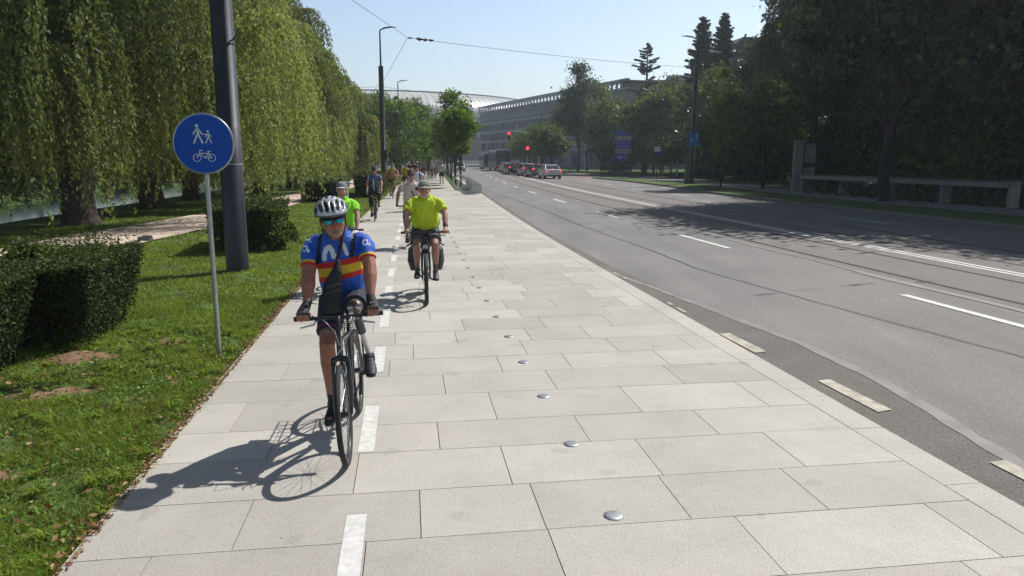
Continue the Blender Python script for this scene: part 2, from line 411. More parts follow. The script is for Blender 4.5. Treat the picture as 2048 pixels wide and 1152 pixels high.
# ---- carriageway
am = bpy.data.materials.new('asphalt'); am.use_nodes = True; n = am.node_tree.nodes; l = am.node_tree.links; b = n['Principled BSDF']
b.inputs['Roughness'].default_value = .8; b.inputs['Specular IOR Level'].default_value = .35
tc = n.new('ShaderNodeTexCoord'); mp = n.new('ShaderNodeMapping'); mp.inputs['Scale'].default_value = (1, .12, 1); mp.inputs['Rotation'].default_value = (0, 0, R(-7)); l.new(tc.outputs['Object'], mp.inputs[0])
t1 = n.new('ShaderNodeTexNoise'); t1.inputs['Scale'].default_value = 55; t1.inputs['Detail'].default_value = 4; t1.inputs['Roughness'].default_value = .8; l.new(tc.outputs['Object'], t1.inputs['Vector'])
t2 = n.new('ShaderNodeTexNoise'); t2.inputs['Scale'].default_value = 1.1; t2.inputs['Detail'].default_value = 5; l.new(mp.outputs[0], t2.inputs['Vector'])
t3 = n.new('ShaderNodeTexNoise'); t3.inputs['Scale'].default_value = .35; t3.inputs['Detail'].default_value = 6; l.new(tc.outputs['Object'], t3.inputs['Vector'])
k = mul(mul(mrange(t1.outputs[0], .25, .75, .45, 1.55), mrange(t2.outputs[0], .3, .7, .86, 1.12)), mrange(t3.outputs[0], .3, .7, .9, 1.1))
mx = n.new('ShaderNodeMix'); mx.data_type = 'RGBA'; mx.blend_type = 'MULTIPLY'; mx.inputs[0].default_value = 1; mx.inputs[6].default_value = (.183, .173, .163, 1)
l.new(k, mx.inputs[7]); l.new(mx.outputs[2], b.inputs['Base Color'])
bp = n.new('ShaderNodeBump'); bp.inputs['Strength'].default_value = .5; bp.inputs['Distance'].default_value = .006; l.new(t1.outputs[0], bp.inputs['Height']); l.new(bp.outputs[0], b.inputs['Normal'])
ys = np.concatenate([np.arange(-6, 60, 2.), np.arange(60, 185, 5.)])
def pk(y, t): # x of the path offset t at y (approx.)
    return float(base_x(y)) + t * 1.0
KERBR = lambda y: float(RX(y)) + float(np.interp(y, [0, 25, 35, 47, 56, 70, 82, 95], [9.6, 9.6, 9.3, 9.35, 10.3, 10.3, 9.1, 5.9]))
mb = MB(); ribbon(mb, ys, [pk(y, 3.5) for y in ys], [KERBR(y) + .1 for y in ys], ROADZ)
mb.box((10, 196, ROADZ - .05), (300, 24, .1))
tag(mb.build('road', am), kind='structure')
# side street joining on the right
mb = MB(); mb.add([(KERBR(84), 80, ROADZ + .004), (60, 86, ROADZ + .004), (60, 94, ROADZ + .004), (KERBR(96), 92, ROADZ + .004)], [(0, 1, 2, 3)])
tag(mb.build('side_street', am), kind='structure')
# tram bed, slightly warmer asphalt, and the rails lying in it
yr = np.concatenate([np.arange(-4, 60, 1.), np.arange(60, 178, 3.)])
bedm = ground_material('tram_bed_asphalt', [(.19, .172, .158), (.21, .19, .176), (.23, .21, .195)], 1.2, fine=70, bump=.3)
mb = MB(); ribbon(mb, yr, [float(RX(y)) - .35 for y in yr], [float(RX(y)) + 5.4 for y in yr], ROADZ + .004)
tag(mb.build('tram_track_bed', bedm), kind='structure')
mb = MB()
for off in (0, 1.6, 3.38, 5.05):
    ribbon(mb, yr, [float(RX(y)) + off - .065 for y in yr], [float(RX(y)) + off + .05 for y in yr], ROADZ + .008, 0)
    ribbon(mb, yr, [float(RX(y)) + off - .0 for y in yr], [float(RX(y)) + off + .03 for y in yr], ROADZ + .012, 1)
tag(mb.build('tram_rail', [mat('rail_groove', (.014, .013, .012), .8), mat('rail_head', (.12, .115, .11), .45, .6)]), kind='structure')
# dirty gutter along the kerb, tar seams and cracks
mb = MB(); yg = np.arange(-4, 60, .5)
gx = [float(np.interp(y, [-4, 3, 5, 7, 8.4, 9.4, 10.7, 12, 15, 22, 30, 45, 60], [4.4, 3.95, 3.6, 3.55, 3.4, 3.15, 2.8, 2.5, 1.9, .9, 0, -1.6, -3.2])) + .05 for y in yg]
kx = [float(PP(y / .9905 * 1., 3.58)[0]) for y in yg]
gx = [max(g, pk(y, 3.75)) for g, y in zip(gx, yg)]
ribbon(mb, yg, [pk(y, 3.5) for y in yg], gx, ROADZ + .004)
tag(mb.build('road_gutter', ground_material('gutter_grit', [(.145, .133, .118), (.165, .152, .137), (.195, .18, .16)], 1.4, fine=60, bump=.5)), kind='structure')
mb = MB()
ty = [-2, 4.8, 5.4, 6.1, 6.9, 8.35, 9.3, 10.6, 11.8, 14.7, 19, 24]
tx = [3.9, 3.62, 3.60, 3.63, 3.59, 3.43, 3.16, 2.81, 2.51, 1.62, .95, .2]
yg = np.arange(2.5, 24, .25); txs = np.interp(yg, ty, tx) + .02 * wob(yg, yg * 0, 1.2)
wd = .085 - .0025 * yg + .02 * wob(yg, yg * 0, 5, 1); wd = np.maximum(wd, .02)
ribbon(mb, yg, [max(a, pk(y, 3.7)) for a, y in zip(txs - wd, yg)], [max(a, pk(y, 3.7) + .05) for a, y in zip(txs + wd, yg)], ROADZ + .008)
yg = np.arange(14, 60, 1.); ribbon(mb, yg, [float(RX(y)) - .48 + .04 * math.sin(y * 1.3) for y in yg], [float(RX(y)) - .36 for y in yg], ROADZ + .008)
yg = np.arange(2, 14.5, .5); ribbon(mb, yg, [float(RX(y)) - .55 + .04 * math.sin(y * 1.3) for y in yg], [float(RX(y)) - .36 for y in yg], ROADZ + .008)
tag(mb.build('road_tar_band', mat('old_sealant', (.225, .213, .20), .7, noise=(4, .25))), kind='structure')
mb = MB()
sy = [3, 7.85, 10.3, 14.3, 17.5, 22.7, 31.2, 45.2]; sx = [6.6, 5.6, 4.8, 3.66, 3.27, 2.4, 1.28, -.72]
yg = np.arange(3, 45, .5); sxx = np.interp(yg, sy, sx) + .01 * np.sin(yg * 5)
ribbon(mb, yg, sxx - .012, sxx + .012, ROADZ + .012)
def crack(x0, y0, x1, y1, w_, z=ROADZ + .016, n_=10, amp=.04):
    vs = []
    for i in range(n_ + 1):
        f = i / n_; ww = w_ * math.sin(math.pi * min(max(f, .05), .95)) * random.uniform(.6, 1.2); x = x0 + (x1 - x0) * f; y = y0 + (y1 - y0) * f + random.uniform(-amp, amp) * .4
        vs += [(x, y - ww, z), (x, y + ww, z)]
    mb.add(vs, [(2 * i, 2 * i + 2, 2 * i + 3, 2 * i + 1) for i in range(n_)])
for c in ((3.75, 11.5, 4.35, 11.75, .018), (5.5, 12.35, 6.4, 12.75, .022), (7.0, 12.75, 7.5, 12.9, .03), (1.9, 24.0, 2.9, 24.9, .035), (2.45, 25.6, 2.55, 24.4, .03),
          (7.75, 16.6, 8.6, 17.2, .045), (4.4, 21.6, 5.5, 22.6, .02), (4.9, 33, 5.8, 35, .05), (6.2, 38, 8.4, 43, .06), (8.9, 17.5, 9.4, 17.9, .02), (6.6, 18.2, 7.0, 18.4, .02), (4.3, 11.75, 5.4, 12.3, .006)): crack(*c)
tag(mb.build('road_crack', mat('tar_crack', (.035, .032, .03), .8)), kind='structure')
# markings
wp = bpy.data.materials.new('road_paint')
wp = mat('road_paint', (.66, .65, .61), .7, noise=(16, .22)); wp2 = mat('worn_paint', (.50, .45, .36), .8, noise=(9, .4))
mb = MB()
def dash(y0, y1, xf, w_, z, m=0, bevel=.25):
    xa, xb = xf(y0), xf(y1); mb.add([(xa - w_ / 2, y0, z), (xa + w_ / 2, y0 + bevel * .0, z), (xb + w_ / 2, y1, z), (xb - w_ / 2, y1, z)], [(0, 1, 2, 3)], m)
y = 11.6 - 9.3 * 2
while y < 120: dash(y - 3.15, y, lambda q: float(RX(q)) - 1.27, .15, ROADZ + .008); y += 9.3
y = 45.5 - 36
while y < 80: dash(y - 3, y, lambda q: float(RX(q)) + 7.0, .13, ROADZ + .008); y += 9
yl = np.concatenate([np.arange(-3, 60, 1.), np.arange(60, 150, 3.)])
for off in (2.22, 2.44): ribbon(mb, yl, [float(RX(q)) + off - .055 for q in yl], [float(RX(q)) + off + .055 for q in yl], ROADZ + .008, 0)
for y0, y1, xa, xb in ((8.0, 8.95, 2.78, 2.62), (6.05, 7.0, 3.20, 3.04), (4.1, 5.03, 3.62, 3.47)):
    mb.add([(xa - .07, y0, ROADZ + .012), (xa + .08, y0 + .06, ROADZ + .012), (xb + .08, y1, ROADZ + .012), (xb - .06, y1 - .04, ROADZ + .012)], [(0, 1, 2, 3)], 1)
for y0, y1, xa, xb in ((10.2, 10.55, 2.44, 2.40), (10.75, 10.95, 2.37, 2.34), (13.1, 13.3, 2.06, 2.03), (13.6, 13.9, 1.98, 1.93)):
    mb.add([(xa - .03, y0, ROADZ + .012), (xa + .03, y0, ROADZ + .012), (xb + .03, y1, ROADZ + .012), (xb - .03, y1, ROADZ + .012)], [(0, 1, 2, 3)], 1)
k = -1
while k < 40:
    s0 = 3.10 + 1.972 * k + random.uniform(-.03, .03)
    c = [PP(s0, -.40), PP(s0, -.285), PP(s0 + 1.0, -.285), PP(s0 + 1.0, -.40)]
    mb.add([(float(p[0]), float(p[1]), .0035) for p in c], [(0, 1, 2, 3)], 2); k += 1
tag(mb.build('road_marking', [wp, wp2, mat('cycle_line_paint', (.68, .67, .63), .6, noise=(17, .24))]), kind='structure')

# ---- right side: kerb, verge, footway, garden ground
mb = MB(); yk = np.concatenate([np.arange(-6, 60, 2.), np.arange(60, 82, 2.)])
def kerbstrip(yk):
    xs = [KERBR(q) for q in yk]
    ribbon(mb, yk, xs, [x + .15 for x in xs], .03)
    vs = []
    for x, q in zip(xs, yk): vs += [(x, q, ROADZ - .05), (x, q, .03)]
    mb.add(vs, [(2 * i, 2 * i + 1, 2 * i + 3, 2 * i + 2) for i in range(len(yk) - 1)])
kerbstrip(yk); kerbstrip(np.arange(94, 180, 4.))
tag(mb.build('kerb_right', mat('kerb_concrete', (.24, .22, .19), .9, noise=(6, .3))), kind='structure')
mb = MB()
for a in (yk, np.arange(94, 180, 4.)): ribbon(mb, a, [KERBR(q) + .15 for q in a], [KERBR(q) + 60 for q in a], .02)
VERGE = ground_material('verge_grass', [(.07, .085, .02), (.06, .12, .02), (.09, .15, .03)], 1.2, fine=25, bump=.6)
tag(mb.build('verge_right', VERGE), kind='structure')
mb = MB()
for a in (yk, np.arange(94, 180, 4.)): ribbon(mb, a, [KERBR(q) + 3.3 for q in a], [KERBR(q) + 6.2 for q in a], .026)
tag(mb.build('footway_right', ground_material('footway_asphalt', [(.22, .21, .2), (.26, .25, .24), (.3, .29, .27)], 1, fine=60)), kind='structure')
mb = MB(); mb.add([(KERBR(81) - 1.5, 80.5, ROADZ + .012), (KERBR(81) + 9, 81.2, ROADZ + .012), (KERBR(84) + 9, 84.5, ROADZ + .012), (KERBR(84) - 1.5, 84, ROADZ + .012)], [(0, 1, 2, 3)])
tag(mb.build('cycle_crossing', mat('red_cycle_paint', (.38, .13, .11), .8, noise=(3, .2))), kind='structure')
# forecourt beyond the crossroads
mb = MB(); mb.box((0, 330, -.02), (500, 245, .06)); tag(mb.build('forecourt', mat('forecourt_paving', (.3, .29, .27), .9, noise=(.3, .2))), kind='structure')
# ================================================================== VEGETATION
BARK = mat('bark', (.075, .058, .045), .95, noise=(9, .5), bump=(14, .8))
BARKG = mat('bark_grey', (.13, .115, .10), .95, noise=(9, .4), bump=(14, .6))
DBARK = mat('bark_dark', (.03, .025, .02), .95, noise=(9, .5), bump=(14, .8))
L_WIL = leafmat('willow_leaves', (.036, .058, .012), (.34, .40, .11), .44)
L_DEC = leafmat('broad_leaves', (.026, .054, .011), (.15, .22, .036), .38)
L_LIME = leafmat('light_green_leaves', (.05, .10, .014), (.15, .26, .03), .48)
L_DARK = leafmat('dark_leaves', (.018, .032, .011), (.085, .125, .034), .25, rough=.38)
L_CON = leafmat('spruce_needles', (.018, .032, .020), (.055, .080, .048), .10)
L_HEDGE = leafmat('hedge_leaves', (.012, .022, .005), (.085, .112, .022), .2, rough=.75)
L_BUSH = leafmat('shrub_leaves', (.04, .075, .012), (.13, .20, .035), .35)

def rand_rot_quads(P, L, W, dirs=None, droop=0., rng=RNG, tilt=None):
    """leaf-shaped quads (4 verts, kite) centred on P, length L, width W (arrays), random or given directions"""
    n = len(P); L = np.broadcast_to(L, n)[:, None]; W = np.broadcast_to(W, n)[:, None]
    if dirs is None:
        d = rng.normal(size=(n, 3)); d[:, 2] -= droop
    else: d = dirs + rng.normal(size=(n, 3)) * .35
    d /= np.linalg.norm(d, axis=1)[:, None] + 1e-9
    q = rng.normal(size=(n, 3)); s = np.cross(d, q); s /= np.linalg.norm(s, axis=1)[:, None] + 1e-9
    V = np.empty((n, 4, 3)); V[:, 0] = P - d * L * .5; V[:, 1] = P + s * W * .5; V[:, 2] = P + d * L * .5; V[:, 3] = P - s * W * .5
    return V.reshape(-1, 3), np.arange(n * 4).reshape(n, 4)

def grow(mb, p0, p1, r0, r1, seg=5, wig=.06, n=7):
    p0 = Vector(p0); p1 = Vector(p1); L = (p1 - p0).length; pts = []; rs = []
    for i in range(seg + 1):
        f = i / seg; o = Vector((random.uniform(-1, 1), random.uniform(-1, 1), random.uniform(-.5, .5))) * wig * L * (0 if i in (0, seg) else 1)
        pts.append(p0.lerp(p1, f) + o); rs.append(r0 + (r1 - r0) * f)
    mb.loft(pts, rs, n=n, cap='flat'); return pts

def broad_tree(label, cat, loc, h, r, crown_z0, leaf, lm, group=None, trunk_r=.18, nblob=16, ncl=220, per=24, shape=1., name='tree', seed=0, squash=1., rx=1., bark=None, lean=(0, 0), inner=2.5):
    """trunk with limbs and a crown of leaf clumps spread over uneven lobes"""
    rng = np.random.default_rng(seed + 100); random.seed(seed + 5)
    root = thing(name, label, cat, loc, 0, group)
    zc = (h + crown_z0) / 2; hz = (h - crown_z0) / 2
    mb = MB(); top = Vector((lean[0], lean[1], crown_z0 + hz * 1.1))
    tp = grow(mb, (0, 0, -.1), top, trunk_r, trunk_r * .35, 7, .02, 9)
    C0 = []; 
    for i in range(nblob):
        for _ in range(50):
            u = rng.normal(size=3); u /= np.linalg.norm(u); f = rng.uniform(.45, .85)
            z = u[2] * f
            wz = (1 - .55 * max(z, 0)) if shape == 1 else (1 - z) * .5 + .08 if shape == 2 else 1.
            c = np.array([u[0] * f * r * wz * rx + lean[0], u[1] * f * r * wz + lean[1], zc + z * hz]); break
        rb = r * rng.uniform(.26, .5) * (1 if shape != 2 else max(.35, (1 - z) * .6)); C0.append((c, rb))
        if i < 12: grow(mb, tp[2 + i % 5] if tp[2 + i % 5].z < c[2] else tp[2], Vector(c), trunk_r * .35, .02, 4, .08, 5)
    mb.build('trunk', bark or BARK, root)
    vol = np.array([b_[1] ** 2 for b_ in C0]); idx = rng.choice(len(C0), ncl, p=vol / vol.sum())
    cc = np.array([C0[i][0] for i in idx]); rb = np.array([C0[i][1] for i in idx])
    u = rng.normal(size=(ncl, 3)); u /= np.linalg.norm(u, axis=1)[:, None]
    cl = cc + u * (rb * rng.uniform(.55, 1.08, ncl))[:, None] * np.array([1, 1, squash])
    csz = r * .13 * rng.uniform(.6, 1.3, ncl)
    P = np.repeat(cl, per, 0) + rng.normal(size=(ncl * per, 3)) * np.repeat(csz, per)[:, None] * np.array([1, 1, .55])
    # outline sprigs
    P = P[P[:, 2] > crown_z0 - .1 * h]
    n = len(P); sz = leaf * rng.uniform(.7, 1.3, n)
    ct = rng.uniform(0, 1, ncl); tone = np.clip(.55 * np.repeat(ct, per)[:n] + rng.uniform(0, .5, n), 0, 1)
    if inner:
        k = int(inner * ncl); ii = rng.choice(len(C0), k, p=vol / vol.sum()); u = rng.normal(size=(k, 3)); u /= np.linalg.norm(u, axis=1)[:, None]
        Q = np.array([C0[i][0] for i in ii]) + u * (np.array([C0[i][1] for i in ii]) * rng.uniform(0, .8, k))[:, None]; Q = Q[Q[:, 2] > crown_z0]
        P = np.concatenate([P, Q]); sz = np.concatenate([sz, np.full(len(Q), leaf * 2.6)]); tone = np.concatenate([tone, rng.uniform(0, .3, len(Q))])  # inner leaves added against light leaks, crown shade put into their dark tone
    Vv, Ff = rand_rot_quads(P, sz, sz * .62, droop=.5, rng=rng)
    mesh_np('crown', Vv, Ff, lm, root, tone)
    return root

def spruce(label, loc, h, r, name='spruce_tree', seed=0, whorls=32, group=None, leaf=.36, lm=None, start=.10, gaps=0., cat='spruce'):
    rng = np.random.default_rng(seed + 500); random.seed(seed)
    root = thing(name, label, cat, loc, 0, group)
    mb = MB(); mb.loft([(0, 0, -.1), (.05, 0, h * .5), (0, 0, h)], [r * .09 + .05, r * .05 + .03, .02], n=7)
    PS = []; DS = []
    N = whorls * 8
    for i in range(N):
        if rng.uniform() < gaps: continue
        f = start + (1 - start) * (i + rng.uniform(0, 1)) / N; L1 = (r * (1 - f) ** .6 + .1) * rng.uniform(.55, 1.2); th = i * 2.39996 + rng.uniform(-.4, .4)
        d = np.array([math.cos(th), math.sin(th), -.30 + .55 * f + rng.normal() * .07]); z = h * f
        tip = np.array([0, 0, z]) + d * L1
        if L1 > .9: mb.loft([(0, 0, z), tuple(tip)], [.03, .008], n=4, cap='none')
        m_ = max(8, int(L1 * 75)); q = rng.uniform(.1, 1, m_) ** .8; wd_ = .16 * L1 * (1.05 - q) + .05
        p = np.array([0, 0, z]) + d * L1 * q[:, None]; side = np.array([-d[1], d[0], 0]); p = p + side * (rng.normal(size=m_) * wd_)[:, None]; p[:, 2] += L1 * .10 * q ** 2 - np.abs(rng.normal(size=m_)) * .08
        PS.append(p); DS.append(np.tile(d, (m_, 1)) + side * rng.normal(size=(m_, 1)) * .8)
    mb.build('trunk', BARK, root)
    P = np.concatenate(PS); D = np.concatenate(DS); D[:, 2] -= .25; n = len(P); sz = leaf * rng.uniform(.7, 1.4, n)
    Vv, Ff = rand_rot_quads(P, sz, sz * .33, dirs=D, rng=rng)
    mesh_np('crown', Vv, Ff, lm or L_CON, root, rng.uniform(0, 1, n))
    return root

def willow(label, loc, h, r, seed=0, nb=70, strands=34, leaf=.15, trunk_r=.45, zlow=1.2, group='weeping willows along the river', per_m=15, trunk_lean=(0, 0), lm=None, name='willow_tree', cat='willow'):
    """weeping willow: arching boughs, each ending in an umbrella of hanging leafy strands"""
    rng = np.random.default_rng(seed + 900); random.seed(seed + 3)
    root = thing(name, label, cat, loc, 0, group)
    mb = MB(); fork = h * .28; tl = trunk_lean
    mb.loft([(0, 0, -.2), (tl[0] * .2, tl[1] * .2, .4), (tl[0] * .6, tl[1] * .6, fork * .6), (tl[0], tl[1], fork)], [trunk_r * 1.35, trunk_r, trunk_r * .85, trunk_r * .8], n=10)
    PS = []; DS = []; TN = []
    for i in range(nb):
        th = 2 * math.pi * i * .381966 + rng.uniform(-.3, .3)
        lev = (i + .5) / nb                                   # 0 top .. 1 skirt
        env = math.sqrt(max(0, 1 - (1 - lev) ** 2.2))         # outline of the crown
        top_z = h * (1 - .66 * lev ** 1.25) * rng.uniform(.93, 1.03); rad = r * env * rng.uniform(.66, 1.05) * (.5 if i % 6 == 0 else 1)
        ex = np.array([tl[0] + rad * math.cos(th), tl[1] + rad * math.sin(th), top_z])
        mid = Vector((tl[0] + (ex[0] - tl[0]) * .5, tl[1] + (ex[1] - tl[1]) * .5, fork + (top_z - fork) * .8 + .3))
        if i % 2 == 0: mb.loft([(tl[0], tl[1], fork * .85), (tl[0] + (mid.x - tl[0]) * .5, tl[1] + (mid.y - tl[1]) * .5, fork + (mid.z - fork) * .5), mid, Vector(ex)], [trunk_r * .42, trunk_r * .25, trunk_r * .12, .02], n=6, cap='none')
        bt = rng.uniform(0, 1) ** 1.2; bl = rng.uniform(.6, 1.3); spread = r * rng.uniform(.24, .44) * (1.1 - .25 * lev); el = rng.uniform(0, math.pi)
        for k in range(strands):
            a = rng.uniform(0, 2 * math.pi); q = rng.uniform(.04, 1) ** .5; q *= 1 + .25 * math.cos(2 * (a - el))
            L = h * .235 * bl * rng.uniform(.6, 1.05) * (.75 + .8 * lev) * (.7 + .5 * q)
            zl = zlow + rng.uniform(0, 1.3) ** 1.5
            L = min(L, ex[2] - zl)
            if L < .5: continue
            m_ = int((L + spread * q * .8) * per_m); t = np.sort(rng.uniform(.02, 1, m_)); o = rng.normal(size=2) * .16
            g = spread * q * (1 - np.exp(-4.5 * t)); z = ex[2] + .16 * spread * q * np.sin(np.pi * np.minimum(1, 3.2 * t)) - L * t ** 1.35
            p = np.stack([ex[0] + math.cos(a) * g + o[0] * t, ex[1] + math.sin(a) * g + o[1] * t, z], -1) + rng.normal(size=(m_, 3)) * .04
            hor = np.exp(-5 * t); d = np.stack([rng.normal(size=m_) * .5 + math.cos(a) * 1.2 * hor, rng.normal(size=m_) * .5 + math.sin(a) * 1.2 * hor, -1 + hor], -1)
            PS.append(p); DS.append(d); TN.append(np.clip(bt * .5 + rng.uniform(0, .2) + rng.uniform(0, .3, m_) + .1 * hor, 0, 1))  # strand tops toned lighter, light from above put into the leaf colour
    mb.build('trunk', BARK, root)
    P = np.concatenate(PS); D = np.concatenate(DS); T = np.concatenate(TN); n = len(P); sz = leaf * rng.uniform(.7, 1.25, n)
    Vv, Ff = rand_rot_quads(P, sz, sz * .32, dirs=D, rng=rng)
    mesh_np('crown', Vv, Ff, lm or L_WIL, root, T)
    return root

# willows along the river, from the near left to the far end of the row
WL = [('huge drooping weeping willow filling the far left edge of the photo', (-18.2, 19.5), 13.5, 6.3, .14, 3),
      ('weeping willow with the thick dark trunk nearest the river water', (-13.6, 23.4), 14.5, 6.0, .14, 5),
      ('weeping willow with slanting trunk left of the near lamp post', (-14.6, 30.5), 13.2, 5.4, .16, 7),
      ('tall yellowish weeping willow rising behind the near lamp post', (-16.2, 37.5), 15.0, 5.6, .17, 9),
      ('round-topped weeping willow behind the helmeted cyclist', (-15.2, 45.0), 12.6, 5.2, .18, 11),
      ('lower weeping willow behind the two clipped hedges', (-15.6, 53.0), 10.6, 4.7, .2, 13),
      ('last small weeping willow beside the far slim lamp post', (-14.9, 60.5), 8.8, 3.6, .22, 15)]
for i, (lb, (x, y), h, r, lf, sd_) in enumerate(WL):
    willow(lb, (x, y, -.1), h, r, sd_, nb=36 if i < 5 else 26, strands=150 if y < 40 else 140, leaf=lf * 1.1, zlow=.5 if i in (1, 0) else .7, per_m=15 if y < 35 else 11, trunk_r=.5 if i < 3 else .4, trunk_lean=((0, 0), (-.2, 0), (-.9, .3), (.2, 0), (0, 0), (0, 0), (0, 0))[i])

# trees across the river
for i, (x, y, h, r, lb) in enumerate([(-40, 30, 9, 5, 'bushy tree across the river, farthest left'), (-37, 44, 8, 4.5, 'bushy tree across the river behind the thick willow trunk'), (-38, 60, 10, 5, 'bushy tree across the river left of the near lamp post'),
                                      (-36, 78, 10, 5, 'bushy tree across the river right of the near lamp post'), (-42, 98, 12, 6, 'tall tree across the river behind the far willows'), (-33, 95, 11, 5, 'tree across the river behind the litter bin'), (-34, 22, 8, 5, 'low bushy tree across the river at the very left'), (-34, 36, 8.5, 4.6, 'low bushy tree across the river between the first two willow trunks'), (-34, 52, 9, 4.8, 'low bushy tree across the river between the second and third willow trunks'), (-33, 68, 9, 4.6, 'low bushy tree across the river right of the third willow trunk'), (-30, 82, 8, 4.2, 'low bushy tree across the river behind the garden lamp')]):
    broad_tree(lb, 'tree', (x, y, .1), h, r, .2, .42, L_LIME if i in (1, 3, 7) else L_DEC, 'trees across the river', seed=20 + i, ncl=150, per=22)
# low waterside shrubs
for i, (x, y, s_, lb) in enumerate([(-29.5 - 0, 27, 1.8, 'sunlit shrub on the far river bank, leftmost'), (-32, 36, 2.2, 'sunlit shrub on the far river bank behind the dark trunk'), (-34, 48, 2.4, 'sunlit shrub on the far river bank behind the sign')]):
    broad_tree(lb, 'shrub', (x, y, .0), s_, s_ * .9, .05, .2, L_BUSH, 'shrubs on the far river bank', seed=40 + i, ncl=90, per=20, trunk_r=.06, nblob=9, name='shrub')

# trees left of the path, further on
for i, (x, y, h, r, z0, lm, lb) in enumerate([
    (-12.6, 82, 9.3, 3.9, .8, L_LIME, 'dense bright green tree just right of the far slim lamp post'),
    (-11.6, 98, 8.8, 3.2, .8, L_LIME, 'bright green tree overhanging the end of the cyclists'),
    (-20.5, 112, 11.6, 3.6, 1.5, L_DEC, 'taller grey-green tree in front of the stadium, left one'),
    (-15.8, 125, 12.2, 3.2, 1.5, L_DEC, 'taller grey-green tree in front of the stadium, right one'),
    (-14.5, 140, 9, 3.4, 1.2, L_DEC, 'small tree below the stadium roof edge'),
    (-18.5, 88, 8.0, 3.6, .6, L_DEC, 'dark leafy tree behind the far slim lamp post')]):
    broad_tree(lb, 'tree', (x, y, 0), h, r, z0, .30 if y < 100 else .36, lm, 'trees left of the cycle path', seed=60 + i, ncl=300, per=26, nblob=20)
# young maples in the strip by the kerb
for i, (y_, t, h, r, z0, lb) in enumerate([
    (53, 2.75, 5.4, 1.35, 2.4, 'low young maple nearest the ring rack in the kerb strip'), (58.5, 2.65, 6.0, 1.4, 2.5, 'second young maple from the ring rack'),
    (64, 2.75, 7.9, 1.7, 2.5, 'tallest young maple, its sparse top above the others'), (70, 2.65, 6.8, 1.4, 2.5, 'fourth young maple from the ring rack'),
    (76, 2.75, 7.0, 1.4, 2.5, 'fifth young maple from the ring rack'), (82, 2.65, 6.6, 1.4, 2.5, 'sixth young maple from the ring rack'), (88, 2.7, 7.2, 1.5, 2.5, 'seventh young maple from the ring rack'),
    (95, 2.7, 7.2, 1.5, 2.5, 'eighth young maple from the ring rack'), (103, 2.7, 7.2, 1.5, 2.5, 'ninth young maple from the ring rack'), (112, 2.7, 7.2, 1.5, 2.5, 'farthest young maple of the kerb strip')]):
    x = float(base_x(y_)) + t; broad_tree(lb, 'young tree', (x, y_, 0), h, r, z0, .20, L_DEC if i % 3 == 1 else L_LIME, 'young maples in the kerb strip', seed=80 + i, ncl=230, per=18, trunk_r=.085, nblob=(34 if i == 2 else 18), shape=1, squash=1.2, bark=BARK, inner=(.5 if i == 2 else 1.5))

# ---- right side of the street
RT = [  # x, y, h, r, z0, leaf, mat, name, label
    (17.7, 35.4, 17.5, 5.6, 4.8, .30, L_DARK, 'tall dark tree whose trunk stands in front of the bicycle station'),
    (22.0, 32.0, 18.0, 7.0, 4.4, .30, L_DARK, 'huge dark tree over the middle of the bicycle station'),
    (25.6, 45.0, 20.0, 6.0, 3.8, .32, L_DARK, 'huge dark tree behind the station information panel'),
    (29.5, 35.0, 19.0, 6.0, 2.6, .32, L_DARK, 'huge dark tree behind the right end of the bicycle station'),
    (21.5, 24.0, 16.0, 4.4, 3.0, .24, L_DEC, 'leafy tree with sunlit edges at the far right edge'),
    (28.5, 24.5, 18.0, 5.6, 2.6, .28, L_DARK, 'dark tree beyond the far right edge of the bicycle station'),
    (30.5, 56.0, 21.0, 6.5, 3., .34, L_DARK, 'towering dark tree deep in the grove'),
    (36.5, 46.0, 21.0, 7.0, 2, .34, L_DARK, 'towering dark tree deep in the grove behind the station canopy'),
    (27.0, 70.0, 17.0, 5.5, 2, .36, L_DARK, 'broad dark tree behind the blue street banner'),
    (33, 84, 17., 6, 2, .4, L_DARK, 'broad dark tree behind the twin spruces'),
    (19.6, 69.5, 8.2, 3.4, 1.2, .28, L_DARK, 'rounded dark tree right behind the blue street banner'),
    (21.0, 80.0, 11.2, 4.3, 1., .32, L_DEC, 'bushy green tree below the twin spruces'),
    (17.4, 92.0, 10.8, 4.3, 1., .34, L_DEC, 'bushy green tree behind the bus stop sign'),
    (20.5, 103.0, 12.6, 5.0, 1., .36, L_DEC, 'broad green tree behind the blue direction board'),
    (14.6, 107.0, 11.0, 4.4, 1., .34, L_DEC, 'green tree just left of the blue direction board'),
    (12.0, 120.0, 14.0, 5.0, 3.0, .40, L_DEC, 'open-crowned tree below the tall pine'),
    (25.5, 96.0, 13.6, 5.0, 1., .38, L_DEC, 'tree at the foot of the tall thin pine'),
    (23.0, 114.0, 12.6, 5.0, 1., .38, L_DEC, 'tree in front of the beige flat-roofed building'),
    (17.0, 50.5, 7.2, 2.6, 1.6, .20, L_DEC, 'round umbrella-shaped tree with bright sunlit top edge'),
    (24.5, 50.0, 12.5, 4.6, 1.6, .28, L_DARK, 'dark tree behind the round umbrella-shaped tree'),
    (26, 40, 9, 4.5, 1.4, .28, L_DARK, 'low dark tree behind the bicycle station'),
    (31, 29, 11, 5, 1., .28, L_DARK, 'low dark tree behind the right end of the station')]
for i, (x, y, h, r, z0, lf, lm, lb) in enumerate(RT):
    big = h > 14
    broad_tree(lb, 'tree', (x, y, 0), h, r, z0, lf, lm, 'trees of the park on the right', seed=120 + i, ncl=(1150 if big else 520), per=28, nblob=(40 if big else 22), trunk_r=(.27 if big else .14), bark=DBARK, squash=.85, shape=(3 if big else 1), name='tree')
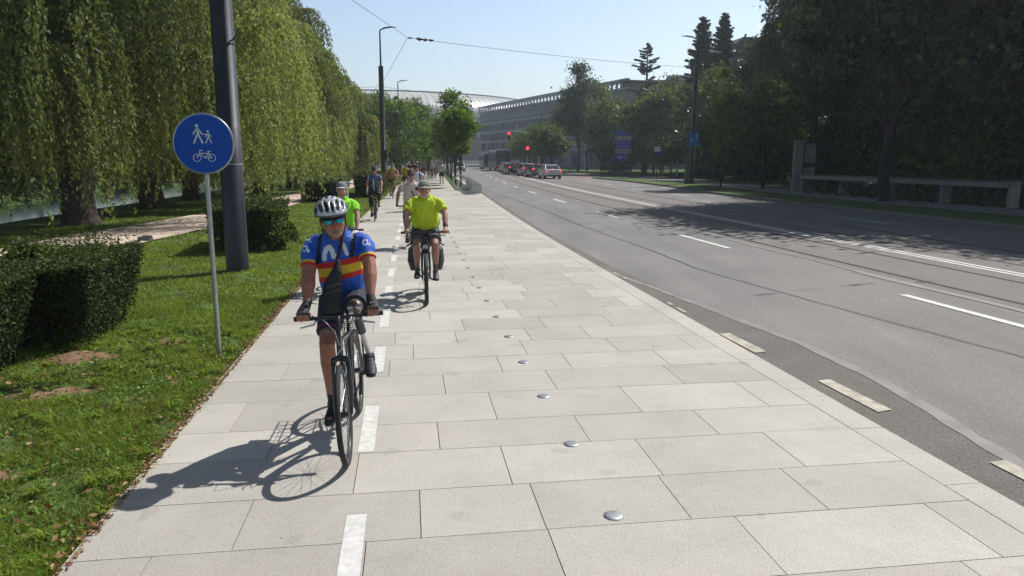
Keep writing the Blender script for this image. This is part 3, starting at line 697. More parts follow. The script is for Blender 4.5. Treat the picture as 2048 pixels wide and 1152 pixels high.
for i, (y, lb) in enumerate([(83 + 14, 'first globe tree past the side street'), (107, 'second globe tree past the side street'), (117, 'third globe tree beside the queue of cars'), (128, 'fourth globe tree beside the queue of cars'), (140, 'farthest globe tree beside the queue of cars')]):
    broad_tree(lb, 'globe tree', (KERBR(y) + 1.3, y, 0), 6.6, 2.7, 2.3, .28, L_LIME if i % 2 else L_DEC, 'globe trees by the right kerb', seed=160 + i, ncl=230, per=24, trunk_r=.13, nblob=14)
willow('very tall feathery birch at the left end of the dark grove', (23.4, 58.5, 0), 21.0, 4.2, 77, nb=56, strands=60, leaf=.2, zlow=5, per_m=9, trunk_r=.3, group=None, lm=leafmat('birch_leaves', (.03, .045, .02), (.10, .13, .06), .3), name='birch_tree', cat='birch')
spruce('left one of the twin dark spruces above the street lamp', (21.0, 85, 0), 17.3, 3.3, seed=1, group='twin spruces')
spruce('right one of the twin dark spruces above the street lamp', (23.6, 86, 0), 17.9, 3.4, seed=2, group='twin spruces')
spruce('tall thin pine with a ragged top and long side branches', (17.6, 100, 0), 16.8, 4.2, seed=3, whorls=15, gaps=.5, start=.35, name='pine_tree', cat='pine')
broad_tree('loose pointed pine standing left of the flat-roofed building', 'pine', (9.8, 112, 0), 16.8, 4.8, 5.5, .36, leafmat('pine_needles', (.025, .045, .022), (.10, .15, .06), .25), seed=404, ncl=420, per=24, nblob=34, trunk_r=.2, shape=2, squash=.55, name='pine_tree', inner=.6)
broad_tree('slim young maple with sunlit yellow-green leaves beside the banner pole', 'young tree', (14.1, 50.5, 0), 8.2, 1.3, 1.6, .19, L_LIME, seed=190, ncl=170, per=18, trunk_r=.07, nblob=14, squash=1.6, shape=1)

UND = [(24.5, 40, 4.6, 3.4), (29, 44, 6.0, 4.2), (33.5, 38, 7.0, 4.6), (34, 30, 6.5, 4.4), (27, 51, 5.5, 3.8), (33, 52, 7.5, 5), (22.5, 62, 5.0, 3.4), (27, 60, 6.5, 4.2), (40, 60, 10, 6), (31, 70, 8, 5), (24.5, 72, 6, 3.8), (25, 82, 6.5, 4), (33, 95, 9, 6), (22, 92, 5.5, 3.4), (44, 48, 11, 6), (42, 34, 11, 6), (28, 106, 7, 4.5), (16.5, 112, 6.5, 3.6), (40, 80, 12, 7)]
PLC = ['nearest the station canopy', 'behind the middle of the canopy', 'deep behind the canopy', 'right of the canopy end', 'behind the station pylon', 'deep behind the pylon', 'left of the umbrella-shaped tree', 'behind the umbrella-shaped tree', 'deep in the park, leftmost of the big ones', 'behind the banner lamp post', 'left of the banner lamp post', 'behind the bus stop sign', 'deep behind the bus stop sign', 'behind the walking pedestrians', 'deep in the grove behind the pylon', 'deep in the grove at the right edge', 'behind the direction board', 'behind the tram shelter', 'deep behind the two spruces']
for i, (x, y, h, r) in enumerate(UND):
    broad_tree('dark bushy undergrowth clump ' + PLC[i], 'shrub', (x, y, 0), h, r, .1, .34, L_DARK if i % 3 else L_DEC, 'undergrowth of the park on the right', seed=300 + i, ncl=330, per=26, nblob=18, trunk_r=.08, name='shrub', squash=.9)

# ---- clipped hedges
def hedge(label, corners, h, z_in=.0, leaf=.035, n=9000, taper=1.25, seed=0, tops=.5, group=None, name='hedge', foot=.25, sprigs=0, tonef=None):
    """clipped hedge block on four ground corners, wider at the top, leafless stems showing at the foot"""
    rng = np.random.default_rng(seed + 700); root = thing(name, label, 'hedge', (corners[0][0], corners[0][1], 0), 0, group)
    c = np.array(corners, float) - np.array(corners[0]); ctr = c.mean(0)
    def pos(u, v, f): # u,v in 0..1 over the plan, f height 0..1
        p = (c[0] * ((1 - u) * (1 - v))[:, None] + c[1] * (u * (1 - v))[:, None] + c[2] * (u * v)[:, None] + c[3] * ((1 - u) * v)[:, None])
        k = 1 + (taper - 1) * f; p = ctr + (p - ctr) * k[:, None]
        z = f * h * (1 + .035 * wob(p[:, 0], p[:, 1], 5, seed)); return np.concatenate([p, z[:, None]], 1)
    # dark twiggy core
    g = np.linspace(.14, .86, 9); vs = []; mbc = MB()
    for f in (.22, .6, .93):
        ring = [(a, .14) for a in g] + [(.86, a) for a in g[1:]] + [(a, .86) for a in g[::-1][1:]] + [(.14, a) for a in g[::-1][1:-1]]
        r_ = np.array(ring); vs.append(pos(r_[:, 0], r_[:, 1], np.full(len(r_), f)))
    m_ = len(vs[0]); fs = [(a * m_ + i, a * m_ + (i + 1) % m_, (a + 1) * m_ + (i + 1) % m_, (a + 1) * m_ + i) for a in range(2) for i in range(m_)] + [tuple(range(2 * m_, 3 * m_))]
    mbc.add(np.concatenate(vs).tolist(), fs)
    for k in range(60):
        u, v = rng.uniform(.03, .97, 2); p = pos(np.array([u]), np.array([v]), np.array([0.]))[0]; q = pos(np.array([u]), np.array([v]), np.array([.6]))[0]
        mbc.loft([p - np.array([0, 0, .05]), q], [.014, .006], n=4, cap='none')
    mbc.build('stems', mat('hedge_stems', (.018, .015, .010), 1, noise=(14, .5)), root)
    nt_ = int(n * tops); ns = n - nt_
    u = rng.uniform(-.02, 1.02, nt_); v = rng.uniform(-.02, 1.02, nt_); T = pos(u, v, np.full(nt_, 1.) - np.abs(rng.normal(size=nt_)) * .03)
    side = rng.integers(0, 4, ns); a = rng.uniform(0, 1, ns); dpt = np.abs(rng.normal(size=ns)) * .09
    u = np.where(side == 0, a, np.where(side == 1, 1 - dpt, np.where(side == 2, a, dpt))); v = np.where(side == 0, dpt, np.where(side == 1, a, np.where(side == 2, 1 - dpt, a)))
    f = rng.uniform(0, 1, ns) ** .8; keep = rng.uniform(size=ns) < np.clip((f - foot * rng.uniform(0, 1, ns)) * 6, .22, 1)
    hole = wob(a * 9 + side * 5, f * 6, 1.6, seed) > -.72
    Sd = pos(u, v, f)[keep & hole]
    P = np.concatenate([T, Sd]) + rng.normal(size=(len(T) + len(Sd), 3)) * .018
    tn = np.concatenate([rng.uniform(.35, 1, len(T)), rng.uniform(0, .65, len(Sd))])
    if sprigs:
        k = rng.integers(0, len(T), sprigs); base = T[k]
        for j in range(8):
            P = np.concatenate([P, base + np.array([0, 0, .02 + .028 * j]) + rng.normal(size=(sprigs, 3)) * .02]); tn = np.concatenate([tn, rng.uniform(.5, 1, sprigs)])
    m2 = len(P); sz = leaf * rng.uniform(.7, 1.4, m2)
    Vv, Ff = rand_rot_quads(P, sz, sz * .6, rng=rng, droop=-.2)
    dead = (wob(P[:, 0] * 4 + P[:, 1] * 3, P[:, 2] * 5, 1.4, seed + 4) > .98).astype(int) if leaf < .05 else None
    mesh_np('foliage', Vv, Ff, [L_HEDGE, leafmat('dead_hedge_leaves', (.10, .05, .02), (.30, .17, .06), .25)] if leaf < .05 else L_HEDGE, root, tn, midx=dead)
    return root
hedge('unkempt clipped hedge block at the left edge with bare brown stems', [(-5.45, 7.75), (-4.60, 7.85), (-4.95, 9.5), (-5.95, 9.2)], .93, n=60000, leaf=.034, seed=1, taper=1.26, sprigs=200, foot=.6, tops=.25)
hedge('lower clump of clipped hedge cut off by the left edge', [(-5.6, 6.55), (-4.85, 6.65), (-5.0, 7.3), (-5.8, 7.2)], .92, n=26000, leaf=.034, seed=2, taper=1.45, sprigs=80, foot=.6, tops=.3)
hedge('clipped hedge block behind the near lamp post with leafy shoots', [(-6.55, 16.0), (-5.45, 16.5), (-5.85, 19.3), (-7.1, 18.8)], .98, n=22000, leaf=.06, seed=3, taper=1.08, sprigs=60)
hedge('low wide clipped hedge behind the litter bin', [(-9.7, 35.2), (-8.05, 35.6), (-8.5, 38.6), (-10.1, 38.4)], .92, n=9000, leaf=.11, seed=4, taper=1.12, tops=.55)
hedge('farthest clipped hedge block with a dark side, beside the path', [(-8.25, 39.2), (-7.0, 39.6), (-7.6, 46.0), (-9.3, 45.6)], 1.2, n=11000, leaf=.11, seed=5, taper=1.08, tops=.5)
hedge('long clipped hedge behind the bicycle station', [(22.4, 46.), (29.5, 39.0), (30.3, 40.2), (23.2, 47.4)], 1.25, n=9000, leaf=.14, seed=6, taper=1.05)
hedge('clipped hedge behind the information panel', [(19.8, 53), (22.5, 50.0), (23.3, 51.), (20.8, 54)], 1.2, n=6000, leaf=.14, seed=7, taper=1.05)
# fresh leafy shrub growing against the second hedge and weeds on the first
broad_tree('bright leafy shrub growing against the hedge behind the near lamp post', 'shrub', (-5.35, 16.9, 0), 1.08, .48, .05, .085, L_BUSH, seed=201, ncl=90, per=22, trunk_r=.02, nblob=9, name='shrub')
broad_tree('bright sucker with broad leaves sticking out of the left hedge', 'weed', (-5.6, 8.4, .72), .42, .26, .1, .075, L_BUSH, seed=202, ncl=26, per=14, trunk_r=.01, nblob=6, name='shrub')

# ---- grass blades, weeds and litter near the camera
def blade_field():
    rng = RNG; V = []; T = []
    def field(n, y0, y1, w1, hh, ww, dens=None):
        y = rng.uniform(y0, y1, n); wd = rng.uniform(-.045, w1, n) ; x = base_x(y) - 1.80 - wd
        m = wob(x, y, 1.6, 3); keep = (m + rng.uniform(-1, 1, n) * .7 > -.55)
        keep &= ~((wob(x, y, 2.3, 8) > .55) & (rng.uniform(size=n) < .85)) & ~((wob(x, y, 5.1, 4) > .7) & (rng.uniform(size=n) < .7))
        fr = (x > -5.2) & (y < 5.55) | (x > -3.9) & (y < 8); 
        pth = (y > 10) & (x < np.interp(y, [p[1] for p in pp_l], [p[0] for p in pp_l])) & (x > np.interp(y, [p[1] for p in pp_u], [p[0] for p in pp_u]))
        keep &= ~pth & ~((np.hypot((x + 4.28) / .62, (y - 6.35) / .26) < .95) | (np.hypot((x + 4.55) / .5, (y - 7.55) / .3) < .9) | (np.hypot((x + 3.5) / .32, (y - 4.6) / .16) < .8) | (np.hypot((x + 3.9) / .3, (y - 8.2) / .22) < .9))
        x, y, wd, m = x[keep], y[keep], wd[keep], m[keep]; k = len(x)
        z = lawn_z(x, y, np.maximum(wd, 0)); h = hh * rng.uniform(.45, 1.25, k) * (1 + .45 * m); a = rng.uniform(0, 2 * np.pi, k); b = rng.normal(size=(k, 2)) * .55
        wv = ww * rng.uniform(.6, 1.4, k)
        p = np.stack([x, y, z], -1); s = np.stack([np.cos(a) * wv, np.sin(a) * wv, 0 * wv], -1)
        tip = p + np.stack([b[:, 0] * h, b[:, 1] * h, h * rng.uniform(.45, 1, k)], -1)
        v = np.empty((k, 3, 3)); v[:, 0] = p - s; v[:, 1] = p + s; v[:, 2] = tip
        V.append(v.reshape(-1, 3)); tn = np.clip(.45 + .3 * m + rng.normal(size=k) * .22, 0, 1); tn = np.where((wob(x, y, 1.1, 13) + rng.normal(size=k) * .5) > .9, -.0 + tn * .25, tn); T.append(tn)
    field(150000, 2.6, 6.5, 3.2, .058, .0042); field(120000, 6.5, 11, 4.6, .06, .006); field(70000, 11, 18, 6.5, .06, .010); field(60000, 18, 40, 9, .07, .02); field(20000, 40, 80, 6, .08, .04)
    V = np.concatenate(V); T = np.concatenate(T)
    o = mesh_np('grass', V, np.arange(len(V)).reshape(-1, 3), leafmat('grass_blades', (.09, .125, .024), (.28, .38, .055), .42), tone=T)
    tag(o, 'short uneven lawn grass left of the paving', 'grass', kind='stuff')
    # clover-like broad leaves and dead straw
    n = 26000; y = rng.uniform(2.7, 10, n); wd = rng.uniform(0, 3.6, n); x = base_x(y) - 1.8 - wd
    m = wob(x, y, 2.1, 6); k = m + rng.uniform(-.6, .6, n) > .1; x, y, wd = x[k], y[k], wd[k]
    P = np.stack([x, y, lawn_z(x, y, wd) + rng.uniform(.01, .045, len(x))], -1); sz = rng.uniform(.02, .05, len(x))
    Vv, Ff = rand_rot_quads(P, sz, sz * .55, dirs=np.stack([rng.normal(size=len(x)), rng.normal(size=len(x)), rng.uniform(-.1, .5, len(x))], -1))
    tag(mesh_np('ground_weeds', Vv, Ff, leafmat('weed_leaves', (.05, .11, .018), (.18, .32, .045), .4), tone=rng.uniform(0, 1, len(x))), 'broad-leaved weeds and clover in the lawn', 'weeds', kind='stuff')
    # tufts of coarse grass
    tv = []
    for _ in range(150):
        yy_ = rng.uniform(2.8, 9); wd_ = rng.uniform(.02, 2.6); cx = float(base_x(yy_)) - 1.8 - wd_; k = int(rng.integers(25, 60)); hh = rng.uniform(.07, .15)
        a = rng.uniform(0, 6.283, k); q = rng.uniform(.3, 1, k) * hh
        p = np.stack([cx + rng.normal(size=k) * .012, yy_ + rng.normal(size=k) * .012, np.full(k, float(lawn_z(cx, yy_, wd_)))], -1)
        mid = p + np.stack([np.cos(a) * q * .35, np.sin(a) * q * .35, q * .8], -1); tip = p + np.stack([np.cos(a) * q * 1.0, np.sin(a) * q * 1.0, q * .75], -1)
        s = np.stack([-np.sin(a), np.cos(a), 0 * a], -1) * .0045
        v = np.empty((k, 4, 3)); v[:, 0] = p; v[:, 1] = mid - s; v[:, 2] = tip; v[:, 3] = mid + s; tv.append(v.reshape(-1, 3))
    tv = np.concatenate(tv); tag(mesh_np('grass_tufts', tv, np.arange(len(tv)).reshape(-1, 4), MATS['grass_blades'], tone=rng.uniform(.3, 1, len(tv) // 4)), 'coarse grass tufts along the paving edge', 'grass', kind='stuff')
    # dry fallen leaves, thick along the paving edge
    n = 3400; y = rng.uniform(2.9, 13, n) ** 1.0; e = np.abs(rng.normal(size=n)) * .07; x = base_x(y) - 1.80 - e + .035
    k2 = 900; y = np.concatenate([y, rng.uniform(2.8, 8, k2)]); x2 = base_x(y[n:]) - 1.8 - rng.uniform(0, 2.2, k2); x = np.concatenate([x, x2])
    k3 = 46; y3 = rng.uniform(3, 12, k3); y = np.concatenate([y, y3]); x = np.concatenate([x, base_x(y3) + rng.uniform(-1.75, -.6, k3)])
    z = np.concatenate([np.where(e < .035, .004, lawn_z(x[:n], y[:n], np.maximum(e, 0)) + .02), lawn_z(x[n:n + k2], y[n:n + k2], .5) + .03, np.full(k3, .006)])
    P = np.stack([x, y, z + rng.uniform(0, .012, len(x))], -1); sz = np.concatenate([rng.uniform(.012, .045, n), rng.uniform(.02, .07, k2), rng.uniform(.008, .022, k3)])
    Vv, Ff = rand_rot_quads(P, sz, sz * .5, dirs=np.stack([rng.normal(size=len(x)) * 2, rng.normal(size=len(x)) * 2, rng.normal(size=len(x)) * .3], -1))
    tag(mesh_np('leaf_litter', Vv, Ff, leafmat('dead_leaves', (.14, .045, .015), (.42, .28, .13), .15), tone=rng.uniform(0, 1, len(x))), 'small dry brown leaves scattered along the paving edge', 'fallen leaves', kind='stuff')
blade_field()
# bare soil patches, slightly mounded
for i, (x, y, a, b_, lb) in enumerate([(-4.28, 6.35, .62, .26, 'bare brown soil mound below the left hedge'), (-3.9, 8.2, .3, .22, 'small bare soil patch between hedge and sign post'), (-4.55, 7.55, .5, .3, 'bare dry soil at the foot of the hedge block'), (-3.5, 4.6, .32, .16, 'thin worn soil patch in the lawn nearest the camera')]):
    mb = MB(); k = 28; pts = [(0, 0, .035)]
    for ring, zz_ in ((.5, .022), (1., -.02)):
        for j in range(k):
            th = 2 * math.pi * j / k; q = ring * (1 + .18 * math.sin(3 * th + i) + .1 * math.sin(7 * th)); pts.append((a * q * math.cos(th), b_ * q * math.sin(th), zz_ + random.uniform(-.006, .006)))
    mb.add(pts, [(0, 1 + j, 1 + (j + 1) % k) for j in range(k)] + [(1 + j, 1 + k + j, 1 + k + (j + 1) % k, 1 + (j + 1) % k) for j in range(k)], smooth=True)
    o = mb.build('soil_mound', ground_material('bare_soil%d' % i, [(.16, .09, .05), (.23, .14, .085), (.30, .19, .12)], 6, fine=70, bump=1)); o.location = (x, y, float(lawn_z(x, y, 1))); tag(o, lb, 'soil', kind='structure')
# ================================================================== STREET FURNITURE, VEHICLES, BUILDINGS
POLE = mat('pole_paint', (.030, .032, .040), .42, .25, noise=(3, .25), bump=(60, .1))
GALV = mat('galvanised_steel', (.42, .43, .43), .38, .85, noise=(12, .2))
DARKM = mat('dark_metal', (.03, .03, .033), .45, .5)
BLACKP = mat('black_plastic', (.014, .014, .016), .5)
RUBBER = mat('tyre_rubber', (.022, .021, .021), .8, noise=(30, .3))
CHROME = mat('polished_metal', (.6, .6, .61), .22, 1.)
WHITEP = mat('white_paint', (.72, .72, .70), .45)
BLUE = mat('sign_blue', (.001, .062, .38), .42, spec=.25)
SIGNW = mat('sign_white', (.62, .63, .64), .4)
DGLASS = mat('dark_glass', (.02, .024, .028), .08, 0, spec=.9)

def text(s, size, m, parent, M, name='lettering', depth=.001):
    cu = bpy.data.curves.new(name, 'FONT'); cu.body = s; cu.size = size; cu.align_x = 'CENTER'; cu.align_y = 'CENTER'; cu.extrude = depth; cu.resolution_u = 3
    t = bpy.data.objects.new('t', cu); TMP.collection.objects.link(t); vl = TMP.view_layers[0]; vl.update(); dg = vl.depsgraph
    me = bpy.data.meshes.new_from_object(t.evaluated_get(dg), depsgraph=dg); me.name = name; bpy.data.objects.remove(t)
    me.transform(M); me.materials.clear(); me.materials.append(m)
    o = bpy.data.objects.new(name, me); C.objects.link(o); o.parent = parent; return o
FRONT = Matrix.Rotation(R(90), 4, 'X')      # text/prism plane (x,y) stood up to face -Y
def at_front(x, y, z): return Matrix.Translation((x, y, z)) @ FRONT

# ---- shared path sign
rt = thing('path_sign', 'round blue shared pedestrian and cycle path sign on a grey post', 'road sign', (-3.09, 7.56, -.02), R(3))
mb = MB(); mb.loft([(0, .02, -.1), (.0, .02, 1.95), (.0, .02, 2.42)], .0235, n=16, cap='flat'); mb.build('post', GALV, rt)
mb = MB(); mb.loft([(0, -.016, 2.21), (0, -.010, 2.21)], .288, n=64, xdir=(1, 0, 0)); dsk = mb.build('sign_disc', BLUE, rt)
mb = MB(); pts = [(.289 * math.cos(a), -.004, 2.21 + .289 * math.sin(a)) for a in np.linspace(0, 2 * math.pi, 65)[:-1]]
mb.loft(pts, .009, .016, n=8, closed=True, xdir=(0, 1, 0)); mb.loft([(0, -.0085, 2.21), (0, .003, 2.21)], .283, n=48, xdir=(1, 0, 0))
for z in (2.08, 2.34): mb.box((0, .006, z), (.20, .02, .03)); mb.loft([(-.03, .045, z), (.03, .045, z)], .006, n=6)
mb.build('sign_backing', GALV, rt)
def stroke(mb, pts, w_, y=-.0185, t=.0025):
    for (x0, z0), (x1, z1) in zip(pts[:-1], pts[1:]):
        L = math.hypot(x1 - x0, z1 - z0); a = math.atan2(z1 - z0, x1 - x0)
        mb.box(((x0 + x1) / 2, y, (z0 + z1) / 2), (L + w_ * .6, t, w_), ry=-a)
def disc(mb, c, r, y=-.0185, t=.0025, n=18): mb.loft([(c[0], y - t / 2, c[1]), (c[0], y + t / 2, c[1])], r, n=n, xdir=(1, 0, 0))
def ringf(mb, c, r, w_, y=-.0185, n=28):
    pts = [(c[0] + r * math.cos(a), y, c[1] + r * math.sin(a)) for a in np.linspace(0, 2 * math.pi, n + 1)[:-1]]
    mb.loft(pts, .0015, w_ / 2, n=6, closed=True, xdir=(0, 1, 0))
def ped(mb, cx, cz, k):
    P = lambda x, z: (cx + x * k, cz + z * k)
    disc(mb, P(0, .085), .016 * k)
    stroke(mb, [P(.004, .055), P(.004, .035)], .030 * k); stroke(mb, [P(.006, .04), P(.008, 0)], .026 * k)
    stroke(mb, [P(-.004, .055), P(-.024, .03), P(-.038, 0)], .013 * k); stroke(mb, [P(.012, .055), P(.03, .028), P(.045, .006)], .013 * k)
    stroke(mb, [P(.002, 0), P(-.020, -.048), P(-.038, -.088)], .017 * k); stroke(mb, [P(.010, 0), P(.030, -.048), P(.048, -.088)], .017 * k)
mb = MB(); ped(mb, -.052, 2.305, .98); ped(mb, .052, 2.277, .66); stroke(mb, [(-.008, 2.305), (.03, 2.302)], .008)
mb.build('pedestrian_symbol', SIGNW, rt)
mb = MB(); zc = 2.072
ringf(mb, (-.070, zc), .036, .008); ringf(mb, (.075, zc), .036, .008)
for a, b_ in (((-.07, zc), (-.038, zc + .058)), ((-.045, zc + .045), (.045, zc + .045)), ((-.045, zc + .045), (.008, zc)), ((.008, zc), (.045, zc + .045)), ((.045, zc + .045), (.075, zc)), ((.008, zc), (.075, zc)), ((.045, zc + .045), (.052, zc + .062)), ((-.038, zc + .058), (-.040, zc + .074)), ((-.04, zc + .074), (-.012, zc + .072)), ((.036, zc + .064), (.066, zc + .062))):
    stroke(mb, [a, b_], .008)
mb.build('bicycle_symbol', SIGNW, rt)

# ---- lamp posts carrying the tram wires
def lamp_post(label, x, y, top=11.4, sleeve=8.9, side=1, r=.195, rz=0., banner=False, bracket=False, name='lamp_post'):
    rt = thing(name, label, 'lamp post', (x, y, -.02), rz)
    mb = MB(); mb.loft([(0, 0, -.1), (0, 0, 2.6), (0, 0, 2.602), (0, 0, sleeve)], [r * 1.03, r * 1.0, r * .985, r * .93], n=32)
    mb.loft([(0, 0, 0), (0, 0, .03)], r * 1.08, n=32); mb.build('pole', POLE, rt)
    mb = MB(); mb.loft([(0, 0, sleeve - .02), (0, 0, top - .15), (side * .05, 0, top)], [r * .36, r * .28, r * .25], n=14); mb.build('upper_pole', POLE, rt)
    mb = MB(); mb.loft([(side * .0, 0, top - .05), (side * .35, 0, top + .10), (side * .8, 0, top + .17), (side * 1.25, 0, top + .17)], [.05, .14, .15, .04], [.04, .06, .05, .02], n=12, xdir=(0, 1, 0)); mb.build('lamp_head', POLE, rt)
    mb = MB(); mb.loft([(0, 0, 7.4), (0, 0, 7.5)], r * 1.06, n=20); mb.build('clamp', POLE, rt)
    if bracket:
        mb = MB(); mb.loft([(r * .6, -.1, 4.06), (r * 1.3, -.14, 4.12), (r * 1.75, -.16, 4.3)], [.012, .02, .012], n=6); mb.build('bracket', POLE, rt); mb = MB(); mb.loft([(0, 0, 4.04), (0, 0, 4.055)], r * 1.0, n=20); mb.build('collar', POLE, rt)
    if bracket:
        mb = MB(); mb.loft([(0, 0, 1.955), (0, 0, 1.968)], r * 1.012, n=32); mb.build('joint_ring', mat('pale_joint', (.45, .45, .46), .5), rt)
    return rt
lamp_post('thick dark lamp post rising out of the photo beside the blue round sign', -5.09, 13.6, side=1, bracket=True)
p2 = lamp_post('slim dark lamp post seen whole left of the cyclists', -9.75, 57, top=11.4, sleeve=8.8)
mb = MB(); mb.box((.22, -.1, 2.35), (.2, .2, .62)); mb.loft([(0, 0, 2.0), (0, 0, 2.1)], .24, n=20); mb.build('control_box', POLE, p2)
mb = MB(); mb.loft([(.32, -.05, 0), (.30, -.05, 2.2)], .03, n=8); mb.build('cable_pipe', GALV, p2)
lamp_post('farther small dark lamp post in front of the stadium roof', -13.9, 93, top=11.2, sleeve=8.8)
p3 = lamp_post('dark lamp post right of the street carrying the blue banner', 14.35, 59.8, top=11.2, sleeve=9.0, side=-1)
mb = MB(); mb.box((0, -.26, 3.52), (.82, .02, 1.02)); bn = mb.build('banner', mat('banner_blue', (.01, .16, .42), .6), p3)
mb = MB()
for px_, pz_, sx_ in ((-.17, 3.5, 1), (.2, 3.72, -1)):
    for a, b_ in (((0, .28), (-.02, -.02)), ((-.02, -.02), (-.05, -.22)), ((-.02, .02), (-.16, .12)), ((-.02, .02), (.08, -.1))): stroke(mb, [(px_ + a[0] * sx_ * .8, pz_ + a[1] * .8), (px_ + b_[0] * sx_ * .8, pz_ + b_[1] * .8)], .05, y=-.276, t=.004)
bb = mb.build('banner_marks', mat('banner_pale', (.35, .55, .62), .6), bn)
mb = MB(); mb.box((-.12, -.05, 1.05), (.36, .36, 2.1)); mb.box((-.12, -.05, 2.12), (.4, .4, .05)); o = mb.build('switch_cabinet', mat('cabinet_grey', (.10, .10, .10), .6), None); o.location = (14.0, 59.4, .02); tag(o, 'dark switch cabinet at the foot of the banner lamp post', 'cabinet')
lamp_post('distant lamp post against the long grey building', 5.2, 133, top=11.0, sleeve=8.8, side=-1)
lamp_post('far lamp post beyond the young maples', -16.5, 132, top=11.0, sleeve=8.8)

# ---- overhead wires
def wire(label, pts, r=.012, sag=.0):
    P = []
    for a, b_ in zip(pts[:-1], pts[1:]):
        for i in range(12):
            f = i / 12; p = Vector(a).lerp(Vector(b_), f); p.z -= sag * 4 * f * (1 - f); P.append(p)
    P.append(Vector(pts[-1])); mb = MB(); mb.loft(P, r, n=5)
    o = mb.build('overhead_wire', mat('wire', (.06, .06, .065), .5, .5)); return tag(o, label, 'wire')
J = (-5.13, 38, 7.88)
wire('span wire running up to the near lamp post from the insulators', [(-4.95, 13.65, 6.20), J], .009)
wire('short span wire down to the slim lamp post from the insulators', [(-9.7, 56.8, 7.45), J], .012)
wire('long span wire crossing the street from the insulators to the banner lamp post', [J, (14.2, 59.8, 9.0)], .014, .15)
rt = thing('wire_insulator', 'dark insulator beads where the three overhead wires meet', 'insulator', J)
mb = MB(); d = Vector((19.3, 21.8, 1.1)).normalized()
for q in (.08, .22): mb.ell(d * q, (.05, .05, .05), n=8)
mb.build('small_bead', DARKM, rt)
mb = MB(); mb.loft([d * .55, d * .75, d * .95, d * 1.15, d * 1.3], [.03, .10, .04, .10, .03], n=8); mb.loft([d * 1.4, d * 1.55, d * 1.7], [.04, .08, .03], n=8); mb.build('bead', DARKM, rt)
wire('upper wire on the slim lamp post in front of the stadium roof', [(-40, 75, 8.6), (-9.75, 57.05, 7.3), (-2, 95, 9.3), (5.2, 133, 10.4)], .012, .1)
wire('tram wire climbing to the upper right corner, upper one', [(14.2, 59.8, 9.2), (18.0, 24, 7.6)], .008, .05)
wire('tram wire climbing to the upper right corner, lower one', [(14.2, 59.8, 8.7), (19.5, 24, 6.9)], .008, .05)

# ---- studs
ORD = ['nearest', 'second nearest', 'third nearest', 'fourth nearest', 'fifth nearest', 'sixth nearest', 'seventh nearest', 'eighth nearest', 'ninth nearest', 'tenth nearest', 'eleventh nearest', 'twelfth nearest', 'thirteenth nearest', 'fourteenth nearest', 'fifteenth nearest', 'sixteenth nearest']
mb = MB(); vs = [(0, 0, .012)]; k = 28
for r_, z_ in ((.02, .0117), (.04, .0100), (.052, .0072), (.0585, .0035), (.060, .0005), (.060, -.003)):
    for j in range(k): vs.append((r_ * math.cos(6.28318 * j / k), r_ * math.sin(6.28318 * j / k), z_))
mb.add(vs, [(0, 1 + j, 1 + (j + 1) % k) for j in range(k)] + [(1 + i * k + j, 1 + (i + 1) * k + j, 1 + (i + 1) * k + (j + 1) % k, 1 + i * k + (j + 1) % k) for i in range(5) for j in range(k)], smooth=True)
st0 = mb.build('path_stud', mat('stud_steel', (.34, .35, .36), .5, .8, noise=(40, .2)))
for i in range(16):
    o = st0 if i == 0 else st0.copy()
    if i: C.objects.link(o)
    x, y = PP(3.89 + 1.108 * i, 1.137 - .004 * i); o.location = (float(x), float(y), .001)
    tag(o, ORD[i] + ' round domed metal stud set in the paving', 'stud', 'metal studs in a line down the paving')

# ---- ring-shaped bicycle racks
def rack(label, x, y, rz=0.):
    rt = thing('bicycle_rack', label, 'bicycle rack', (x, y, 0), rz, 'ring bicycle racks')
    for yy_ in (0, .26):
        out = [(.5 * math.cos(a), .5 + .5 * math.sin(a)) for a in np.linspace(R(75), R(285), 22)]; out += [(.86, .06), (.86, .56)]
        inn = [(-.06 + .28 * math.cos(a), .56 + .28 * math.sin(a)) for a in np.linspace(R(75), R(435), 24)[:-1]]
        # plate with a hole: strip between outline (resampled) and hole
        k = 48; O = []
        po = out + [out[0]]; L = [0]
        for a, b_ in zip(po[:-1], po[1:]): L.append(L[-1] + math.dist(a, b_))
        for i in range(k):
            s = L[-1] * i / k; O.append((np.interp(s, L, [p[0] for p in po]), np.interp(s, L, [p[1] for p in po])))
        I_ = []
        for p in O:
            a = math.atan2(p[1] - .52, p[0] + .03); I_.append((-.03 + .39 * math.cos(a), .52 + .39 * math.sin(a)))
        vs = []
        for dy in (0, .02): vs += [(a, yy_ + dy, b_) for a, b_ in O] + [(a, yy_ + dy, b_) for a, b_ in I_]
        fs = []
        for i in range(k):
            j = (i + 1) % k; fs += [(i, j, k + j, k + i), (2 * k + j, 2 * k + i, 3 * k + i, 3 * k + j), (j, i, 2 * k + i, 2 * k + j), (k + i, k + j, 3 * k + j, 3 * k + i)]
        mb = MB(); mb.add(vs, fs); mb.build('ring_plate', mat('rack_steel', (.58, .59, .59), .5, .3, noise=(5, .25)), rt)
    mb = MB()
    for p in ((-.45, .5), (.0, .99), (.82, .5), (.5, .06), (-.1, .03), (.82, .1)): mb.loft([(p[0], 0, p[1]), (p[0], .27, p[1])], .018, n=6)
    mb.build('rods', GALV, rt); return rt
rack('ring-shaped grey metal bicycle rack at the kerb, front one', -2.62, 42.6, R(-6)); 
rack('ring-shaped grey metal bicycle rack mostly hidden behind the front one', -3.3, 47.6, R(-6))

